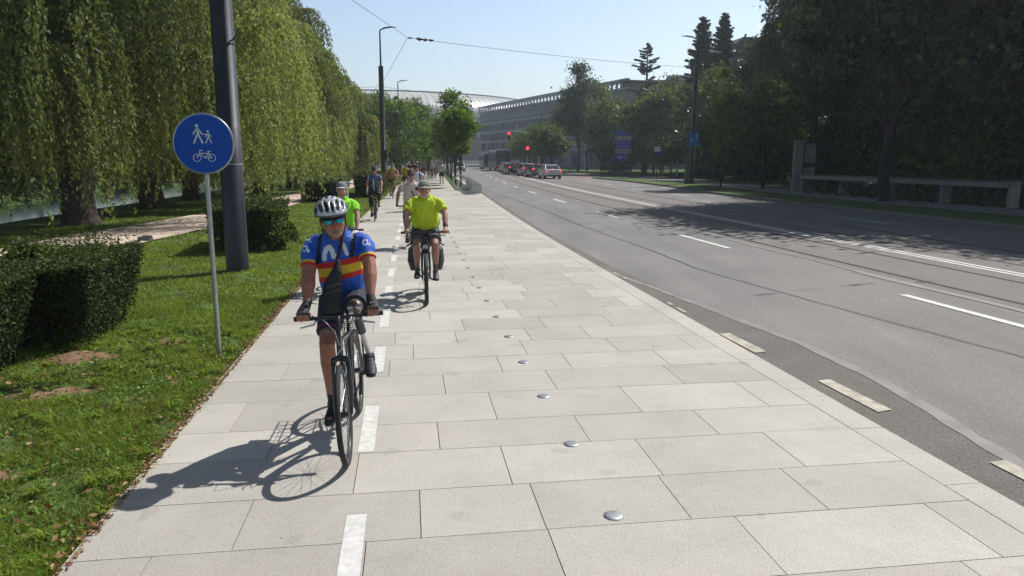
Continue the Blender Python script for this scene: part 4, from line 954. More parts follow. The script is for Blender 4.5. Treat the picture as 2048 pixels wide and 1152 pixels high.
# ---- litter bin, white posts, garden posts
rt = thing('litter_bin', 'grey green cylindrical litter bin beside the park path', 'litter bin', (-10.05, 36.2, 0)); mb = MB()
mb.loft([(0, 0, 0), (0, 0, .08), (0, 0, .8), (0, 0, .84)], [.17, .2, .215, .215], n=20); mb.build('body', mat('bin_paint', (.24, .27, .255), .5, noise=(4, .2)), rt)
mb = MB(); mb.loft([(0, 0, .83), (0, 0, .86)], .235, n=20); mb.loft([(-.2, 0, .85), (-.2, 0, 1.05)], .012, n=5); mb.loft([(.2, 0, .85), (.2, 0, 1.05)], .012, n=5); mb.loft([(0, 0, 1.04), (0, 0, 1.07)], .22, n=16); mb.build('lid', mat('bin_lid', (.22, .27, .28), .4), rt)
rt = thing('sprinkler_post', 'short white post with a flat cap beside the low hedge', 'post', (-7.72, 34.9, 0)); mb = MB(); mb.loft([(0, 0, 0), (0, 0, .92)], .06, n=10); mb.build('shaft', WHITEP, rt)
mb = MB(); mb.box((0, 0, .95), (.3, .18, .06)); mb.build('cap', WHITEP, rt)
for i, (x, y, h_, lb) in enumerate([(-10.6, 46, 1.9, 'thin dark garden lamp post standing behind the farthest hedge'), (-14.2, 62, 2.8, 'thin dark garden lamp post under the far willows')]):
    rt = thing('garden_lamp', lb, 'garden lamp', (x, y, 0), 0, 'garden lamps'); mb = MB(); mb.loft([(0, 0, 0), (0, 0, h_)], .05, n=8); mb.build('post', POLE, rt); mb = MB(); mb.loft([(0, 0, h_), (0, 0, h_ + .12)], [.14, .06], n=10); mb.build('lamp_shade', GALV, rt)
mb = MB(); mb.box((0, 0, .05), (.32, .2, .1), taper=.9); mb.box((.06, 0, .11), (.2, .14, .03), rz=.3); o = mb.build('ground_light', mat('lamp_casing', (.12, .11, .10), .7)); o.location = (-9.25, 18.6, 0); tag(o, 'small dark ground light lying at the edge of the park path', 'ground light')
mb = MB(); pts = [(-.5 + i * .1, .12 * math.sin(i * .9), .02 + .05 * math.sin(i * .6) ** 2) for i in range(11)]; mb.loft(pts, [.012] * 11, n=5)
for i in range(7): mb.loft([pts[i + 2], (pts[i + 2][0] + random.uniform(-.1, .1), pts[i + 2][1] + random.uniform(-.15, .15), random.uniform(.08, .2))], [.006, .002], n=4)
o = mb.build('fallen_twig', BARK); o.location = (-8.5, 20.6, 0); tag(o, 'small fallen twig lying on the lawn by the park path', 'twig')
rt = thing('river_railing', 'pale stone balustrade fragment seen beyond the sign post across the river', 'balustrade', (-30, 62, 0)); mb = MB(); mb.box((0, 0, 1.1), (9, .4, .22)); mb.box((0, 0, .1), (9, .4, .2)); mb.build('rail', mat('balustrade_stone', (.45, .40, .28), .9), rt)
mb = MB(); 
for i in range(15): mb.loft([(-4.2 + .6 * i, 0, .2), (-4.2 + .6 * i, 0, .6), (-4.2 + .6 * i, 0, 1)], [.08, .14, .08], n=7)
mb.build('balusters', mat('balustrade_stone'), rt)

# ---- stadium
sx, sy, a_, b_ = -62, 352, 84, 97
SH = mat('stadium_skin', (.50, .49, .46), .4, .0); SHG = mat('stadium_glass', (.12, .19, .22), .3, .2); SHD = mat('stadium_base', (.10, .095, .09), .9)
rt = thing('stadium', 'curved silver white stadium roof rising behind the trees', 'stadium', (sx, sy, 0))
prof = [(1.0, 16.5, 0), (1.015, 17.4, 0), (1.015, 18.8, 0), (1.0, 20.6, 0), (.975, 22.4, 0), (.94, 24.0, 0), (.90, 25.0, 0), (.86, 25.5, 0)]
def ringsurf(prof, m, name, n=140, wave=0):
    mb = MB(); vs = []
    for k_, z_, _ in prof:
        for i in range(n):
            th = 2 * math.pi * i / n; vs.append((a_ * k_ * math.cos(th), b_ * k_ * math.sin(th), z_))
    mb.add(vs, [(r_ * n + i, r_ * n + (i + 1) % n, (r_ + 1) * n + (i + 1) % n, (r_ + 1) * n + i) for r_ in range(len(prof) - 1) for i in range(n)], smooth=True); return mb.build(name, m, rt)
ringsurf(prof, SH, 'roof_shell'); ringsurf([(.985, 9.5, 0), (.992, 16.6, 0)], SHG, 'glazed_band'); ringsurf([(.97, 0, 0), (.97, 9.6, 0)], SHD, 'base_wall')
mb = MB(); 
for i in range(200):
    th = 2 * math.pi * i / 200
    if math.sin(th) > .3: continue
    pts = [(a_ * k_ * 1.0015 * math.cos(th), b_ * k_ * 1.0015 * math.sin(th), z_) for k_, z_, _ in prof]; mb.loft(pts, .07, n=4, cap='none')
mb.build('roof_seams', mat('seam_grey', (.40, .43, .46), .5, .3), rt)
ringsurf([(.862, 25.45, 0), (.865, 25.9, 0), (.85, 25.95, 0)], mat('roof_edge', (.12, .13, .14), .5), 'roof_edge')

# ---- long grey building with a pergola crown
GB = mat('facade_grey', (.155, .17, .195), .85, noise=(.4, .12)); GBL = mat('facade_ledge', (.27, .29, .32), .8); WIN = mat('facade_window', (.055, .065, .08), .15, spec=.8)
A = Vector((-9.2, 218, 0)); B_ = Vector((21.3, 139.8, 0)); L = (B_ - A).length; ang = math.atan2(B_.y - A.y, B_.x - A.x)
rt = thing('office_building', 'long grey building with banded floors and an open frame along its roof', 'building', A, ang); H = 14.6
def bl(x0, x1, z0, z1, y0, y1, mb): mb.box(((x0 + x1) / 2, (y0 + y1) / 2, (z0 + z1) / 2), (x1 - x0, y1 - y0, z1 - z0))
# facade faces local -Y (towards the street); body behind it
mb = MB(); bl(0, L, 0, H, 0, 40, mb); mb.build('wall', GB, rt)
mb = MB()
for z in (3.6, 6.2, 8.7, 11.2): bl(.2, L + .2, z, z + .42, -.5, .0, mb)
bl(-.3, L + .2, H - 2.1, H - 1.9, -.25, 0, mb)
for i in range(14): bl(3 + i * 7.3, 3.5 + i * 7.3, 0, 3.6, -1.1, -.003, mb)
mb.build('ledge', GBL, rt)
mb0 = MB(); bl(-.45, .45, -.75, .75, -.05, -.005, mb0); n_w = 0
for fl, z in enumerate((1.7, 5.15, 7.75, 10.3, )):
    for i in range(25):
        x = 3 + i * 4.0
        if x > L - 1: break
        mb = MB(); bl(x - 1.35, x + 1.35, z - .75, z + .75, -.06, -.006, mb)
        mb.build('window', WIN, rt); n_w += 1
mb = MB(); bl(-.3, L, H + 1.55, H + 1.85, -.4, .3, mb); bl(-.3, L, H, H + .25, -.4, .3, mb)
k = int(L / 1.9)
for i in range(k): bl(i * 1.9, i * 1.9 + .32, H + .25, H + 1.55, -.35, .0, mb)
for i in range(k): bl(i * 1.9, i * 1.9 + .2, H + 1.6, H + 1.8, .3, 3.5, mb)
mb.build('roof_frame', GBL, rt)
mb = MB(); bl(-2.2, -.3, 0, H - 3, 2, 14, mb); mb.build('end_wing', mat('brown_wing', (.12, .10, .095), .9), rt)
# flat-roofed building among the trees
rt = thing('hall_building', 'beige flat-roofed building half hidden behind the tall thin pine', 'building', (28.0, 141, 0), R(-8)); mb = MB()
mb.box((0, 10, 7.9), (15, 20, 15.8)); mb.build('wall', mat('beige_render', (.24, .22, .19), .9, noise=(.5, .15)), rt)
mb = MB(); mb.box((0, 9.6, 15.95), (16, 22, .3)); mb.build('roof', mat('roof_dark', (.09, .085, .08), .9), rt)
mb = MB(); mb.box((5.5, 14, 17.0), (9, 12, 1.8), taper=.96); mb.build('roof_storey', mat('pale_sheet', (.34, .36, .38), .7), rt)
mb = MB(); 
for i in range(4): mb.box((-5.4 + 3.6 * i, -.03, 11.5), (1.8, .1, 1.6))
mb.build('windows', WIN, rt)
rt = thing('park_house', 'dark roofed house peeping out between spruces and feathery tree', 'building', (34.5, 96, 0), R(8)); mb = MB(); mb.box((0, 6, 7.3), (16, 12, 14.6)); mb.build('wall', mat('beige_render'), rt)
mb = MB(); mb.prism([(-8.6, 0), (8.6, 0), (6.2, 2.2), (-6.2, 2.2)], 0, 13, M=Matrix.Translation((0, 12.6, 14.5)) @ FRONT); mb.build('roof', mat('roof_dark'), rt)
# white panel fence closing the street
rt = thing('barrier_fence', 'white slatted fence across the far end of the carriageway', 'fence', (-14, 176, 0)); mb = MB()
for i in range(46): mb.box((i * .36, 0, .85), (.22, .06, 1.35))
mb.build('slats', mat('fence_white', (.75, .75, .72), .8), rt); mb = MB(); mb.box((8.2, .06, 1.55), (16.8, .08, .14)); mb.box((8.2, .06, .2), (16.8, .08, .3)); mb.build('rails', mat('fence_rail', (.24, .24, .24), .8), rt)

# ---- vehicles
TL = mat('tail_light', (.35, .01, .01), .3, emit=((1, .02, .03), 2.2)); TLOFF = mat('tail_lens', (.25, .01, .012), .25); PLATE = mat('plate', (.6, .6, .58), .5); HL = mat('head_light', (.7, .7, .72), .15, .3)
CGLASS = mat('car_glass', (.03, .035, .04), .05, spec=1.)
def car(label, x, y, rz, col, kind='sedan', lit=True, L=4.4, W=1.8, H=1.45, group='cars waiting at the red light', metal=.3, brake3=True):
    rt = thing('car', label, 'car', (x, y, ROADZ + .004), rz, group)     # local +Y = forward
    cm = mat('car_paint_%02d' % int(1000 * (col[0] + col[1] * 3 + col[2] * 7)), col, .28, metal, coat=.6)
    # stations along the length: y, half width, bottom, belt height
    st = [(-L / 2, .80, .42, .78), (-L / 2 + .06, .92, .30, .93), (-L / 2 + .3, .98, .24, .98), (-L / 4, 1., .22, .96), (0, 1., .22, .94), (L / 4, 1., .22, .92), (L / 2 - .5, .97, .24, .86), (L / 2 - .12, .88, .28, .72), (L / 2, .74, .36, .58)]
    if kind != 'sedan': st[0] = (-L / 2, .84, .40, .98); st[1] = (-L / 2 + .06, .95, .30, 1.02)
    mb = MB(); vs = []; m_ = 10
    for yy_, wf, zb, zt in st:
        w_ = W / 2 * wf
        sec = [(-w_ * .9, zb), (-w_, zb + .14), (-w_, (zb + zt) / 2 + .05), (-w_ * .95, zt - .05), (-w_ * .86, zt), (w_ * .86, zt), (w_ * .95, zt - .05), (w_, (zb + zt) / 2 + .05), (w_, zb + .14), (w_ * .9, zb)]
        vs += [(a, yy_, b_) for a, b_ in sec]
    fs = [(i * m_ + j, i * m_ + (j + 1) % m_, (i + 1) * m_ + (j + 1) % m_, (i + 1) * m_ + j) for i in range(len(st) - 1) for j in range(m_)]
    fs += [tuple(range(m_))[::-1], tuple(range((len(st) - 1) * m_, len(st) * m_))]; mb.add(vs, fs, smooth=False)
    # roof and pillars
    if kind == 'sedan': rb, rr, rf, rs = -L / 2 + .55, -L / 2 + 1.25, .35, 1.15
    elif kind == 'van': rb, rr, rf, rs = -L / 2 + .12, -L / 2 + .3, .9, 1.5
    else: rb, rr, rf, rs = -L / 2 + .15, -L / 2 + .62, .45, 1.25
    b0 = .95; w0 = W / 2 * .88; w1 = W / 2 * .70
    mb.add([(-w1, rr, H - .05), (w1, rr, H - .05), (w1, rf, H - .04), (-w1, rf, H - .04), (-w1 * .9, rr + .1, H), (w1 * .9, rr + .1, H), (w1 * .9, rf - .1, H), (-w1 * .9, rf - .1, H)], [(4, 5, 6, 7), (0, 1, 5, 4), (1, 2, 6, 5), (2, 3, 7, 6), (3, 0, 4, 7)])
    for sx_ in (-1, 1):
        mb.loft([(sx_ * w0, rb, b0), (sx_ * w1, rr, H - .04)], .045, n=5); mb.loft([(sx_ * w0, rs, b0 - .03), (sx_ * w1, rf, H - .04)], .04, n=5)
        mb.loft([(sx_ * (w0 + .01), (rb + rs) / 2, b0), (sx_ * (w1 + .01), (rr + rf) / 2, H - .04)], .04, n=4)
    mb.build('body', cm, rt)
    mb = MB(); g = .02
    P = [(-w0 + g, rb, b0), (w0 - g, rb, b0), (w0 - g, rs, b0 - .04), (-w0 + g, rs, b0 - .04), (-w1 + g, rr, H - .055), (w1 - g, rr, H - .055), (w1 - g, rf, H - .055), (-w1 + g, rf, H - .055)]
    mb.add(P, [(0, 1, 5, 4), (1, 2, 6, 5), (2, 3, 7, 6), (3, 0, 4, 7)]); mb.build('windows', CGLASS, rt)
    for sx_ in (-1, 1):
        for yy_ in (-L / 2 + .85, L / 2 - .85):
            mb = MB(); mb.loft([(sx_ * (W / 2 - .22), yy_, .32), (sx_ * (W / 2 + .004), yy_, .32)], .32, n=20, xdir=(0, 1, 0)); wl = mb.build('wheel', RUBBER, rt)
            mb = MB(); mb.loft([(sx_ * (W / 2 - .0), yy_, .32), (sx_ * (W / 2 + .012), yy_, .32)], .2, n=16, xdir=(0, 1, 0)); mb.build('rim', GALV, wl)
        mb = MB(); zl = .82 if kind == 'sedan' else .95
        mb.box((sx_ * W * .40, -L / 2 + .03, zl), (.20, .10, .09 if kind == 'sedan' else .15), rz=sx_ * .25); mb.build('tail_light', TL if lit else TLOFF, rt)
        mb = MB(); mb.box((sx_ * W * .37, L / 2 - .08, .66), (.34, .14, .12), rz=-sx_ * .3); mb.build('head_light', HL, rt)
        mb = MB(); mb.box((sx_ * (W / 2 + .08), rs - .25, 1.0), (.16, .08, .12)); mb.build('mirror', cm, rt)
    mb = MB(); mb.box((0, -L / 2 - .005, .62 if kind == 'sedan' else .72), (.52, .02, .12)); mb.build('number_plate', PLATE, rt)
    mb = MB(); mb.box((0, -L / 2 + .02, .33), (W * .84, .1, .14)); mb.build('rear_bumper_trim', BLACKP, rt); mb = MB(); mb.box((0, L / 2 - .02, .36), (W * .7, .08, .16)); mb.build('front_grille', BLACKP, rt)
    if lit and brake3:
        mb = MB(); mb.box((0, rb + .1 if kind == 'sedan' else rr - .02, 1.02 if kind == 'sedan' else H - .07), (.22, .05, .03)); mb.build('brake_light', TL, rt)
    return rt
car('white saloon with lit brake lights, last in the queue', 4.0, 79.8, R(9), (.62, .62, .62), 'sedan', metal=.0)
car('dark hatchback half hidden left of the white saloon', 2.75, 85.4, R(9), (.10, .11, .12), 'hatch', H=1.5)
car('silver estate car third from the back of the queue', 1.75, 91.5, R(9), (.30, .32, .34), 'hatch', H=1.52)
car('black estate car fourth from the back of the queue', .1, 99.5, R(8), (.02, .022, .025), 'hatch', H=1.5)
car('grey hatchback fifth from the back of the queue', -.35, 106.0, R(8), (.2, .21, .21), 'hatch')
car('white hatchback directly behind the bus', -1.0, 118, R(7), (.55, .55, .56), 'hatch', H=1.52)
car('white car coming towards the camera in the left lane behind the maples', -8.6, 122, R(186), (.62, .63, .64), 'hatch', lit=False, group='oncoming cars', H=1.55, L=4.6)
car('dark silver car behind the oncoming white car', -9.4, 136, R(186), (.25, .26, .28), 'hatch', lit=False, group='oncoming cars')
def bus(label, x, y, rz, L, H, col, lower, W=2.5, silver=True, name='bus'):
    rt = thing(name, label, 'bus', (x, y, ROADZ + .004), rz); hw = W / 2
    prof = [(-hw, .35), (-hw, H - .35), (-hw + .12, H - .12), (-hw + .4, H), (hw - .4, H), (hw - .12, H - .12), (hw, H - .35), (hw, .35)]
    mb = MB(); mb.prism(prof, 0, L, M=Matrix.Translation((0, L, 0)) @ FRONT); mb.build('body', mat('bus_paint_' + name + label[:3], col, .35, .2, coat=.4), rt)
    mb = MB(); mb.box((0, -.03, H * .60), (W - .34, .05, H * .52)); mb.build('rear_window', DGLASS, rt)
    mb = MB(); mb.box((-hw - .02, L / 2, H * .62), (.03, L - .8, .95)); mb.box((hw + .02, L / 2, H * .62), (.03, L - .8, .95)); mb.build('side_windows', DGLASS, rt)
    mb = MB(); mb.box((-hw - .012, L / 2, .7), (.02, L - .2, .5)); mb.build('side_skirt', mat('skirt_' + label[:3], lower, .5), rt)
    mb = MB(); mb.loft([(-hw + .1, .02, H - .02), (0, -.02, H + .06), (hw - .1, .02, H - .02)], .09, n=6); mb.build('roof_edge', mat('roof_silver', (.6, .6, .62), .3, .5), rt)
    for sx_ in (-1, 1):
        for yy_ in (2.4, L - 2.6):
            mb = MB(); mb.loft([(sx_ * (hw - .3), yy_, .48), (sx_ * (hw + .01), yy_, .48)], .48, n=18, xdir=(0, 1, 0)); mb.build('wheel', RUBBER, rt)
        mb = MB(); mb.box((sx_ * (hw - .12), -.04, .95), (.16, .05, .4)); mb.build('tail_light', TLOFF, rt)
    mb = MB(); mb.box((0, -.045, H - .42), (1.2, .03, .2)); mb.build('destination_screen', mat('screen_dim', (.10, .11, .12), .4), rt)
    mb = MB(); mb.box((0, -.02, .42), (W * .96, .08, .2)); mb.build('bumper', BLACKP, rt)
    return rt
bus('dark rear of a bus waiting ahead of the white hatchback', -1.45, 125, R(8), 12, 3.5, (.07, .08, .09), (.12, .13, .14))
bus('teal striped bus seen past the left side of the dark bus', -4.3, 146, R(7), 11, 3.1, (.10, .17, .17), (.20, .34, .33), name='city_bus')

# ---- traffic lights
RED = mat('red_signal', (.5, .01, .01), .4, emit=((1, .02, .035), 5)); DULLG = mat('dull_lens', (.03, .04, .03), .4)
def signal_head(parent, x, y, z, k=1.):
    mb = MB(); mb.box((x, y, z), (.36 * k, .25 * k, 1.05 * k)); h_ = mb.build('signal_head', BLACKP, parent)
    mb = MB(); mb.loft([(x, y - .13 * k, z + .32 * k), (x, y - .16 * k, z + .32 * k)], .17 * k, n=16, xdir=(1, 0, 0)); mb.build('red_lens', RED, h_)
    mb = MB(); 
    for q in (0, -.32): mb.loft([(x, y - .13 * k, z + q * k), (x, y - .15 * k, z + q * k)], .13 * k, n=12, xdir=(1, 0, 0))
    mb.build('dark_lenses', DULLG, h_)
rt = thing('traffic_light', 'red traffic light hanging from a long mast arm over the street', 'traffic light', (2.4, 104, 0)); mb = MB()
mb.loft([(0, 0, 0), (0, 0, 5.6)], .09, n=10); mb.loft([(0, 0, 5.45), (-3.0, -2, 5.6)], [.05, .04], n=8); mb.build('mast', DARKM, rt); signal_head(rt, -2.8, -2.1, 5.0, .95)
rt = thing('traffic_light', 'red traffic light on a post at the right end of the car queue', 'traffic light', (2.05, 100, 0)); mb = MB(); mb.loft([(0, 0, 0), (0, 0, 3.4)], .07, n=10); mb.build('post', GALV, rt); signal_head(rt, 0, -.1, 2.95, 1.15)
rt = thing('traffic_light', 'unlit dark signal pole left of the buses', 'traffic light', (-5.0, 150, 0)); mb = MB(); mb.loft([(0, 0, 0), (0, 0, 5.2)], .08, n=8); mb.loft([(0, 0, 5.2), (-2.6, 0, 5.4)], .05, n=6); mb.build('mast', GALV, rt); mb = MB(); mb.box((-.6, 0, 4.2), (.4, .3, 1.2)); mb.build('signal_head', BLACKP, rt)
rt = thing('utility_mast', 'tall thin grey mast in front of the grey building', 'mast', (5.5, 150, 0)); mb = MB(); mb.loft([(0, 0, 0), (0, 0, 7.4)], .22, n=10); mb.build('shaft', GALV, rt)
rt = thing('utility_mast', 'shorter thin grey mast left of the taller one', 'mast', (.9, 156, 0)); mb = MB(); mb.loft([(0, 0, 0), (0, 0, 8.8)], .13, n=8); mb.build('shaft', GALV, rt)

# ---- blue direction board
SIGNG = mat('sign_grey', (.30, .30, .29), .5)
rt = thing('direction_board', 'tall blue and white direction board with six panels on two posts', 'road sign', (13.38, 91, 0)); mb = MB()
for x in (-.55, .55): mb.loft([(x, .06, 0), (x, .06, 5.2)], .05, n=8)
mb.build('posts', DARKM, rt)
for z, h_, m_, tm, s_, w_ in ((4.99, .48, BLUE, SIGNG, 'Bucureşti', 1.92), (4.44, .50, SIGNG, BLACKP, 'Centru', 1.92), (3.90, .48, BLUE, SIGNG, 'Gara Mică', 1.92), (3.40, .46, BLUE, SIGNG, 'Cluj', 1.92), (2.87, .50, SIGNG, BLACKP, 'Str. Donath', 1.92), (2.12, .86, BLUE, SIGNG, None, 1.62)):
    mb = MB(); mb.box(((w_ - 1.92) / 2, 0, z), (w_, .03, h_)); pn = mb.build('panel', m_, rt)
    if s_:
        text(s_, .27, tm, pn, at_front(.22, -.017, z)); mb = MB(); stroke(mb, [(-.88, z), (-.58, z)], .07, y=-.018); stroke(mb, [(-.73, z - .13), (-.73, z + .13)], .07, y=-.018); mb.build('arrow', tm, pn)
    else:
        mb = MB(); stroke(mb, [(-.85, z), (.55, z)], .05, y=-.018); stroke(mb, [(.3, z - .32), (.3, z + .34)], .05, y=-.018); mb.build('road_symbol', tm, pn)
        mb = MB(); disc(mb, (-.28, z), .2, y=-.022); mb.build('round_symbol', mat('sign_salmon', (.45, .25, .22), .5), pn)
rt = thing('bus_stop_sign', 'small white and blue bus stop plate on a thin pole', 'bus stop sign', (13.05, 67.6, 0)); mb = MB(); mb.loft([(0, 0, 0), (0, 0, 3)], .03, n=6); mb.build('pole', DARKM, rt)
mb = MB(); mb.box((0, -.04, 2.83), (.56, .02, .42)); pn = mb.build('plate', SIGNW, rt); text('STAŢIE', .13, DARKM, pn, at_front(0, -.052, 2.83)); mb = MB(); mb.box((0, -.04, 2.46), (.6, .02, .28)); mb.build('blue_plate', BLUE, rt)
rt = thing('tram_shelter', 'dark tram shelter half lost in shade left of the direction board', 'shelter', (13.6, 97.5, 0)); mb = MB()
mb.box((0, 0, 2.5), (4.2, 1.6, .12)); 
for x in (-2, 2): mb.box((x, .6, 1.25), (.1, .1, 2.5))
mb.build('frame', DARKM, rt); mb = MB(); mb.box((0, .7, 1.35), (3.9, .03, 1.9)); mb.build('glass_panel', DGLASS, rt)
# low brown hedge-like railing on right footway
# ---- bicycle hire station
rt = thing('hire_station', 'long low canopy of the bicycle hire station under dark trees', 'bicycle station', (18.3, 38, 0)); WH = mat('station_white', (.22, .215, .20), .6, noise=(2, .2))
a, b_ = Vector((17.45 - 18.3, 44.5 - 38, 0)), Vector((20.6 - 18.3, 30.6 - 38, 0)); d = (b_ - a).normalized(); ang2 = math.atan2(d.y, d.x); Ln = (b_ - a).length; mid = (a + b_) / 2
mb = MB(); mb.box((mid.x, mid.y, 1.02), (Ln, .75, .07), rz=ang2, ry=0.0); mb.box((mid.x + .1, mid.y, 1.10), (Ln, .5, .03), rz=ang2); mb.build('canopy', mat('canopy_sheet', (.11, .14, .16), .18, .3, spec=.9), rt)
mb = MB(); mb.box((mid.x - .35, mid.y - .08, .94), (Ln, .06, .2), rz=ang2); mb.build('canopy_edge', WH, rt)
for i in range(5):
    p = a.lerp(b_, i / 4); mb = MB(); mb.box((p.x, p.y, .48), (.14, .5, .96), rz=ang2); mb.build('support', WH, rt)
rt = thing('station_pylon', 'tall white pylon at the left end of the bicycle hire station', 'pylon', (17.2, 45.2, 0)); mb = MB(); mb.box((0, 0, 1.55), (.5, .3, 3.1)); mb.build('pylon', WH, rt)
rt = thing('information_panel', 'framed map panel beside the white station pylon', 'information panel', (18.05, 45.6, 0)); mb = MB(); mb.box((0, 0, 2.0), (.82, .12, 2.0)); 
for x in (-.35, .35): mb.box((x, 0, .5), (.08, .1, 1.02))
fr = mb.build('frame', DARKM, rt); mb = MB(); mb.box((0, -.07, 2.35), (.68, .02, 1.15)); mb.box((0, -.07, 1.28), (.68, .02, .42)); mb.build('poster', mat('poster_grey', (.22, .25, .28), .4, noise=(3, .4)), rt)
# ================================================================== BICYCLES AND PEOPLE
SKIN = mat('skin', (.40, .22, .15), .55, attr='paint', spec=.35, noise=(28, .16), bump=(90, .25))
def bicycle(label, loc, rz, lean=0., frame=(.02, .02, .022), R_=.345, tr=.019, detail=1, wb=(-.61, .46), bar=.29, bar_z=.98, bar_y=-.42, style='flat', crank=90, tyre_m=None, rack_=False, fender=False, basket=False, panniers=None, group='bicycles ridden along the cycle path', levers=GALV, steer=0., crown=.70):
    """faces -Y; ground contact under the bottom bracket at the origin"""
    rt = thing('bicycle', label, 'bicycle', loc, rz, group, lean)
    fm = mat('frame_paint_%d' % int(1000 * (frame[0] + 3 * frame[1] + 7 * frame[2])), frame, .3, .3, coat=.5)
    n1 = 56 if detail else 20
    for nm, y in (('front_wheel', wb[0]), ('rear_wheel', wb[1])):
        mb = MB(); mb.torus((0, y, R_), R_ - tr * 2.1, .011, n=n1, k=8 if detail else 4); mb.loft([(-.035, y, R_), (.035, y, R_)], .022 if detail else .03, n=10); whl = mb.build(nm, mat('rim_black', (.05, .05, .055), .35, .6) if detail else DARKM, rt)
        mb = MB(); mb.torus((0, y, R_), R_ - tr, tr, n=n1, k=10 if detail else 5); mb.build('tyre', tyre_m or RUBBER, whl)
        if detail:
            mb = MB()
            for i in range(28):
                th = 2 * math.pi * i / 28; th2 = th + (.42 if i % 4 < 2 else -.42); sx_ = .028 * (1 if i % 2 else -1)
                mb.loft([(sx_, y + .02 * math.cos(th2), R_ + .02 * math.sin(th2)), (0, y + (R_ - .045) * math.cos(th), R_ + (R_ - .045) * math.sin(th))], .0013, n=4, cap='none')
            mb.build('spokes', CHROME, whl)
    bb = (0, 0, .285); st_ = (0, .155, .78); ht = (0, -.465, .86); hb = (0, -.50, .73); cr = (0, -.515, crown + .0)
    mb = MB(); q = 10 if detail else 5
    mb.loft([bb, st_], .016, n=q); mb.loft([bb, hb], .020, n=q); mb.loft([(0, .14, .74), (0, -.47, .82)], .016, n=q); mb.loft([hb, ht], .022, n=q); mb.loft([(-.035, 0, .285), (.035, 0, .285)], .024, n=q)
    for s in (-1, 1):
        mb.loft([(s * .02, .02, .285), (s * .055, wb[1] - .12, R_ - .01), (s * .06, wb[1], R_)], [.012, .009, .008], n=6); mb.loft([(s * .015, .14, .73), (s * .058, wb[1] - .1, .5), (s * .06, wb[1], R_)], .008, n=6)
    mb.build('frame', fm, rt)
    mb = MB(); mb.loft([(-.055, -.515, cr[2]), (0, -.512, cr[2] + .02), (.055, -.515, cr[2])], .02, n=q)
    for s in (-1, 1): mb.loft([(s * .05, -.515, cr[2]), (s * .055, -.54, .5), (s * .052, wb[0] + .0, R_)], [.018, .016, .011], n=q)
    mb.build('fork', fm, rt)
    mb = MB(); hbz = bar_z; mb.loft([ht, (0, -.455, hbz - .03), (0, bar_y, hbz)], .018, n=q)
    if style == 'flat': mb.loft([(-bar, bar_y + .05, hbz), (-bar * .6, bar_y + .01, hbz + .005), (0, bar_y, hbz), (bar * .6, bar_y + .01, hbz + .005), (bar, bar_y + .05, hbz)], .0125, n=q)
    else:
        for s in (-1, 1): mb.loft([(0, bar_y, hbz), (s * bar * .9, bar_y, hbz), (s * bar, bar_y - .07, hbz - .01), (s * bar, bar_y - .09, hbz - .08), (s * bar, bar_y - .03, hbz - .13), (s * bar, bar_y + .06, hbz - .13)], .013, n=q)
    hbar = mb.build('handlebar', DARKM, rt)
    for s in (-1, 1):
        mb = MB()
        if style == 'flat': mb.loft([(s * (bar - .12), bar_y + .035, hbz + .002), (s * (bar + .012), bar_y + .052, hbz)], .0175, n=q)
        else: mb.loft([(s * bar, bar_y - .02, hbz), (s * bar, bar_y - .1, hbz + .03)], .018, n=q)
        mb.build('grip', BLACKP, hbar)
        mb = MB(); mb.loft([(s * (bar - .14), bar_y + .02, hbz - .01), (s * (bar - .13), bar_y - .03, hbz - .03), (s * (bar - .04), bar_y - .045, hbz - .045)] if style == 'flat' else [(s * bar, bar_y - .1, hbz + .03), (s * bar, bar_y - .12, hbz - .03), (s * bar, bar_y - .1, hbz - .09)], [.009, .008, .006], n=6); mb.build('brake_lever', levers, hbar)
    mb = MB(); mb.loft([st_, (0, .18, .93)], .013, n=q); mb.build('seat_post', DARKM, rt)
    mb = MB(); mb.loft([(0, .33, .955), (0, .27, .965), (0, .16, .955), (0, .05, .95)], [.075, .07, .035, .02], [.025, .03, .022, .015], n=12, xdir=(1, 0, 0)); mb.build('saddle', BLACKP, rt)
    ca = R(crank); pc = []
    mb = MB()
    for s in (-1, 1):
        y, z = -s * .172 * math.cos(ca), .285 - s * -.172 * math.sin(ca)   # right-hand side of the picture (+x) up when crank=90
        pc.append((s, y, z)); mb.loft([(s * .06, 0, .285), (s * .08, y, z)], [.014, .01], n=6)
    mb.loft([(-.055, 0, .285), (-.049, 0, .285)], .092, n=28, xdir=(0, 1, 0)); mb.loft([(-.055, .0, .37), (-.05, wb[1], R_ + .04)], .005, n=4); mb.loft([(-.055, .0, .2), (-.05, wb[1], R_ - .04)], .005, n=4)
    mb.build('crankset', DARKM, rt)
    for s, y, z in pc:
        mb = MB(); mb.box((s * .125, y, z), (.085, .07, .018)); mb.box((s * .125, y - .034, z + .003), (.085, .008, .026)); mb.build('pedal', BLACKP, rt)
    if detail > 1:
        mb = MB()
        for s in (-1, 1): mb.loft([(s * .03, -.53, cr[2] - .03), (s * .034, -.555, .62), (s * .02, -.56, .60)], .008, n=6); mb.loft([(s * .1, bar_y - .01, hbz), (s * .09, bar_y - .09, hbz + .01), (s * .02, -.5, .9), (.01, -.50, .77)], .0026, n=5)
        mb.loft([(.11, bar_y, hbz), (.10, bar_y - .1, hbz - .05), (.03, -.52, .80), (-.02, -.54, .74)], .003, n=5); mb.build('brake', CHROME, rt)
    if fender:
        mb = MB(); pts = [(0, wb[0] + (R_ + .014) * math.cos(a), R_ + (R_ + .014) * math.sin(a)) for a in np.linspace(R(30), R(105), 12)]; mb.loft(pts, .028, .003, n=8, xdir=(1, 0, 0)); mb.build('mudguard', BLACKP, rt)
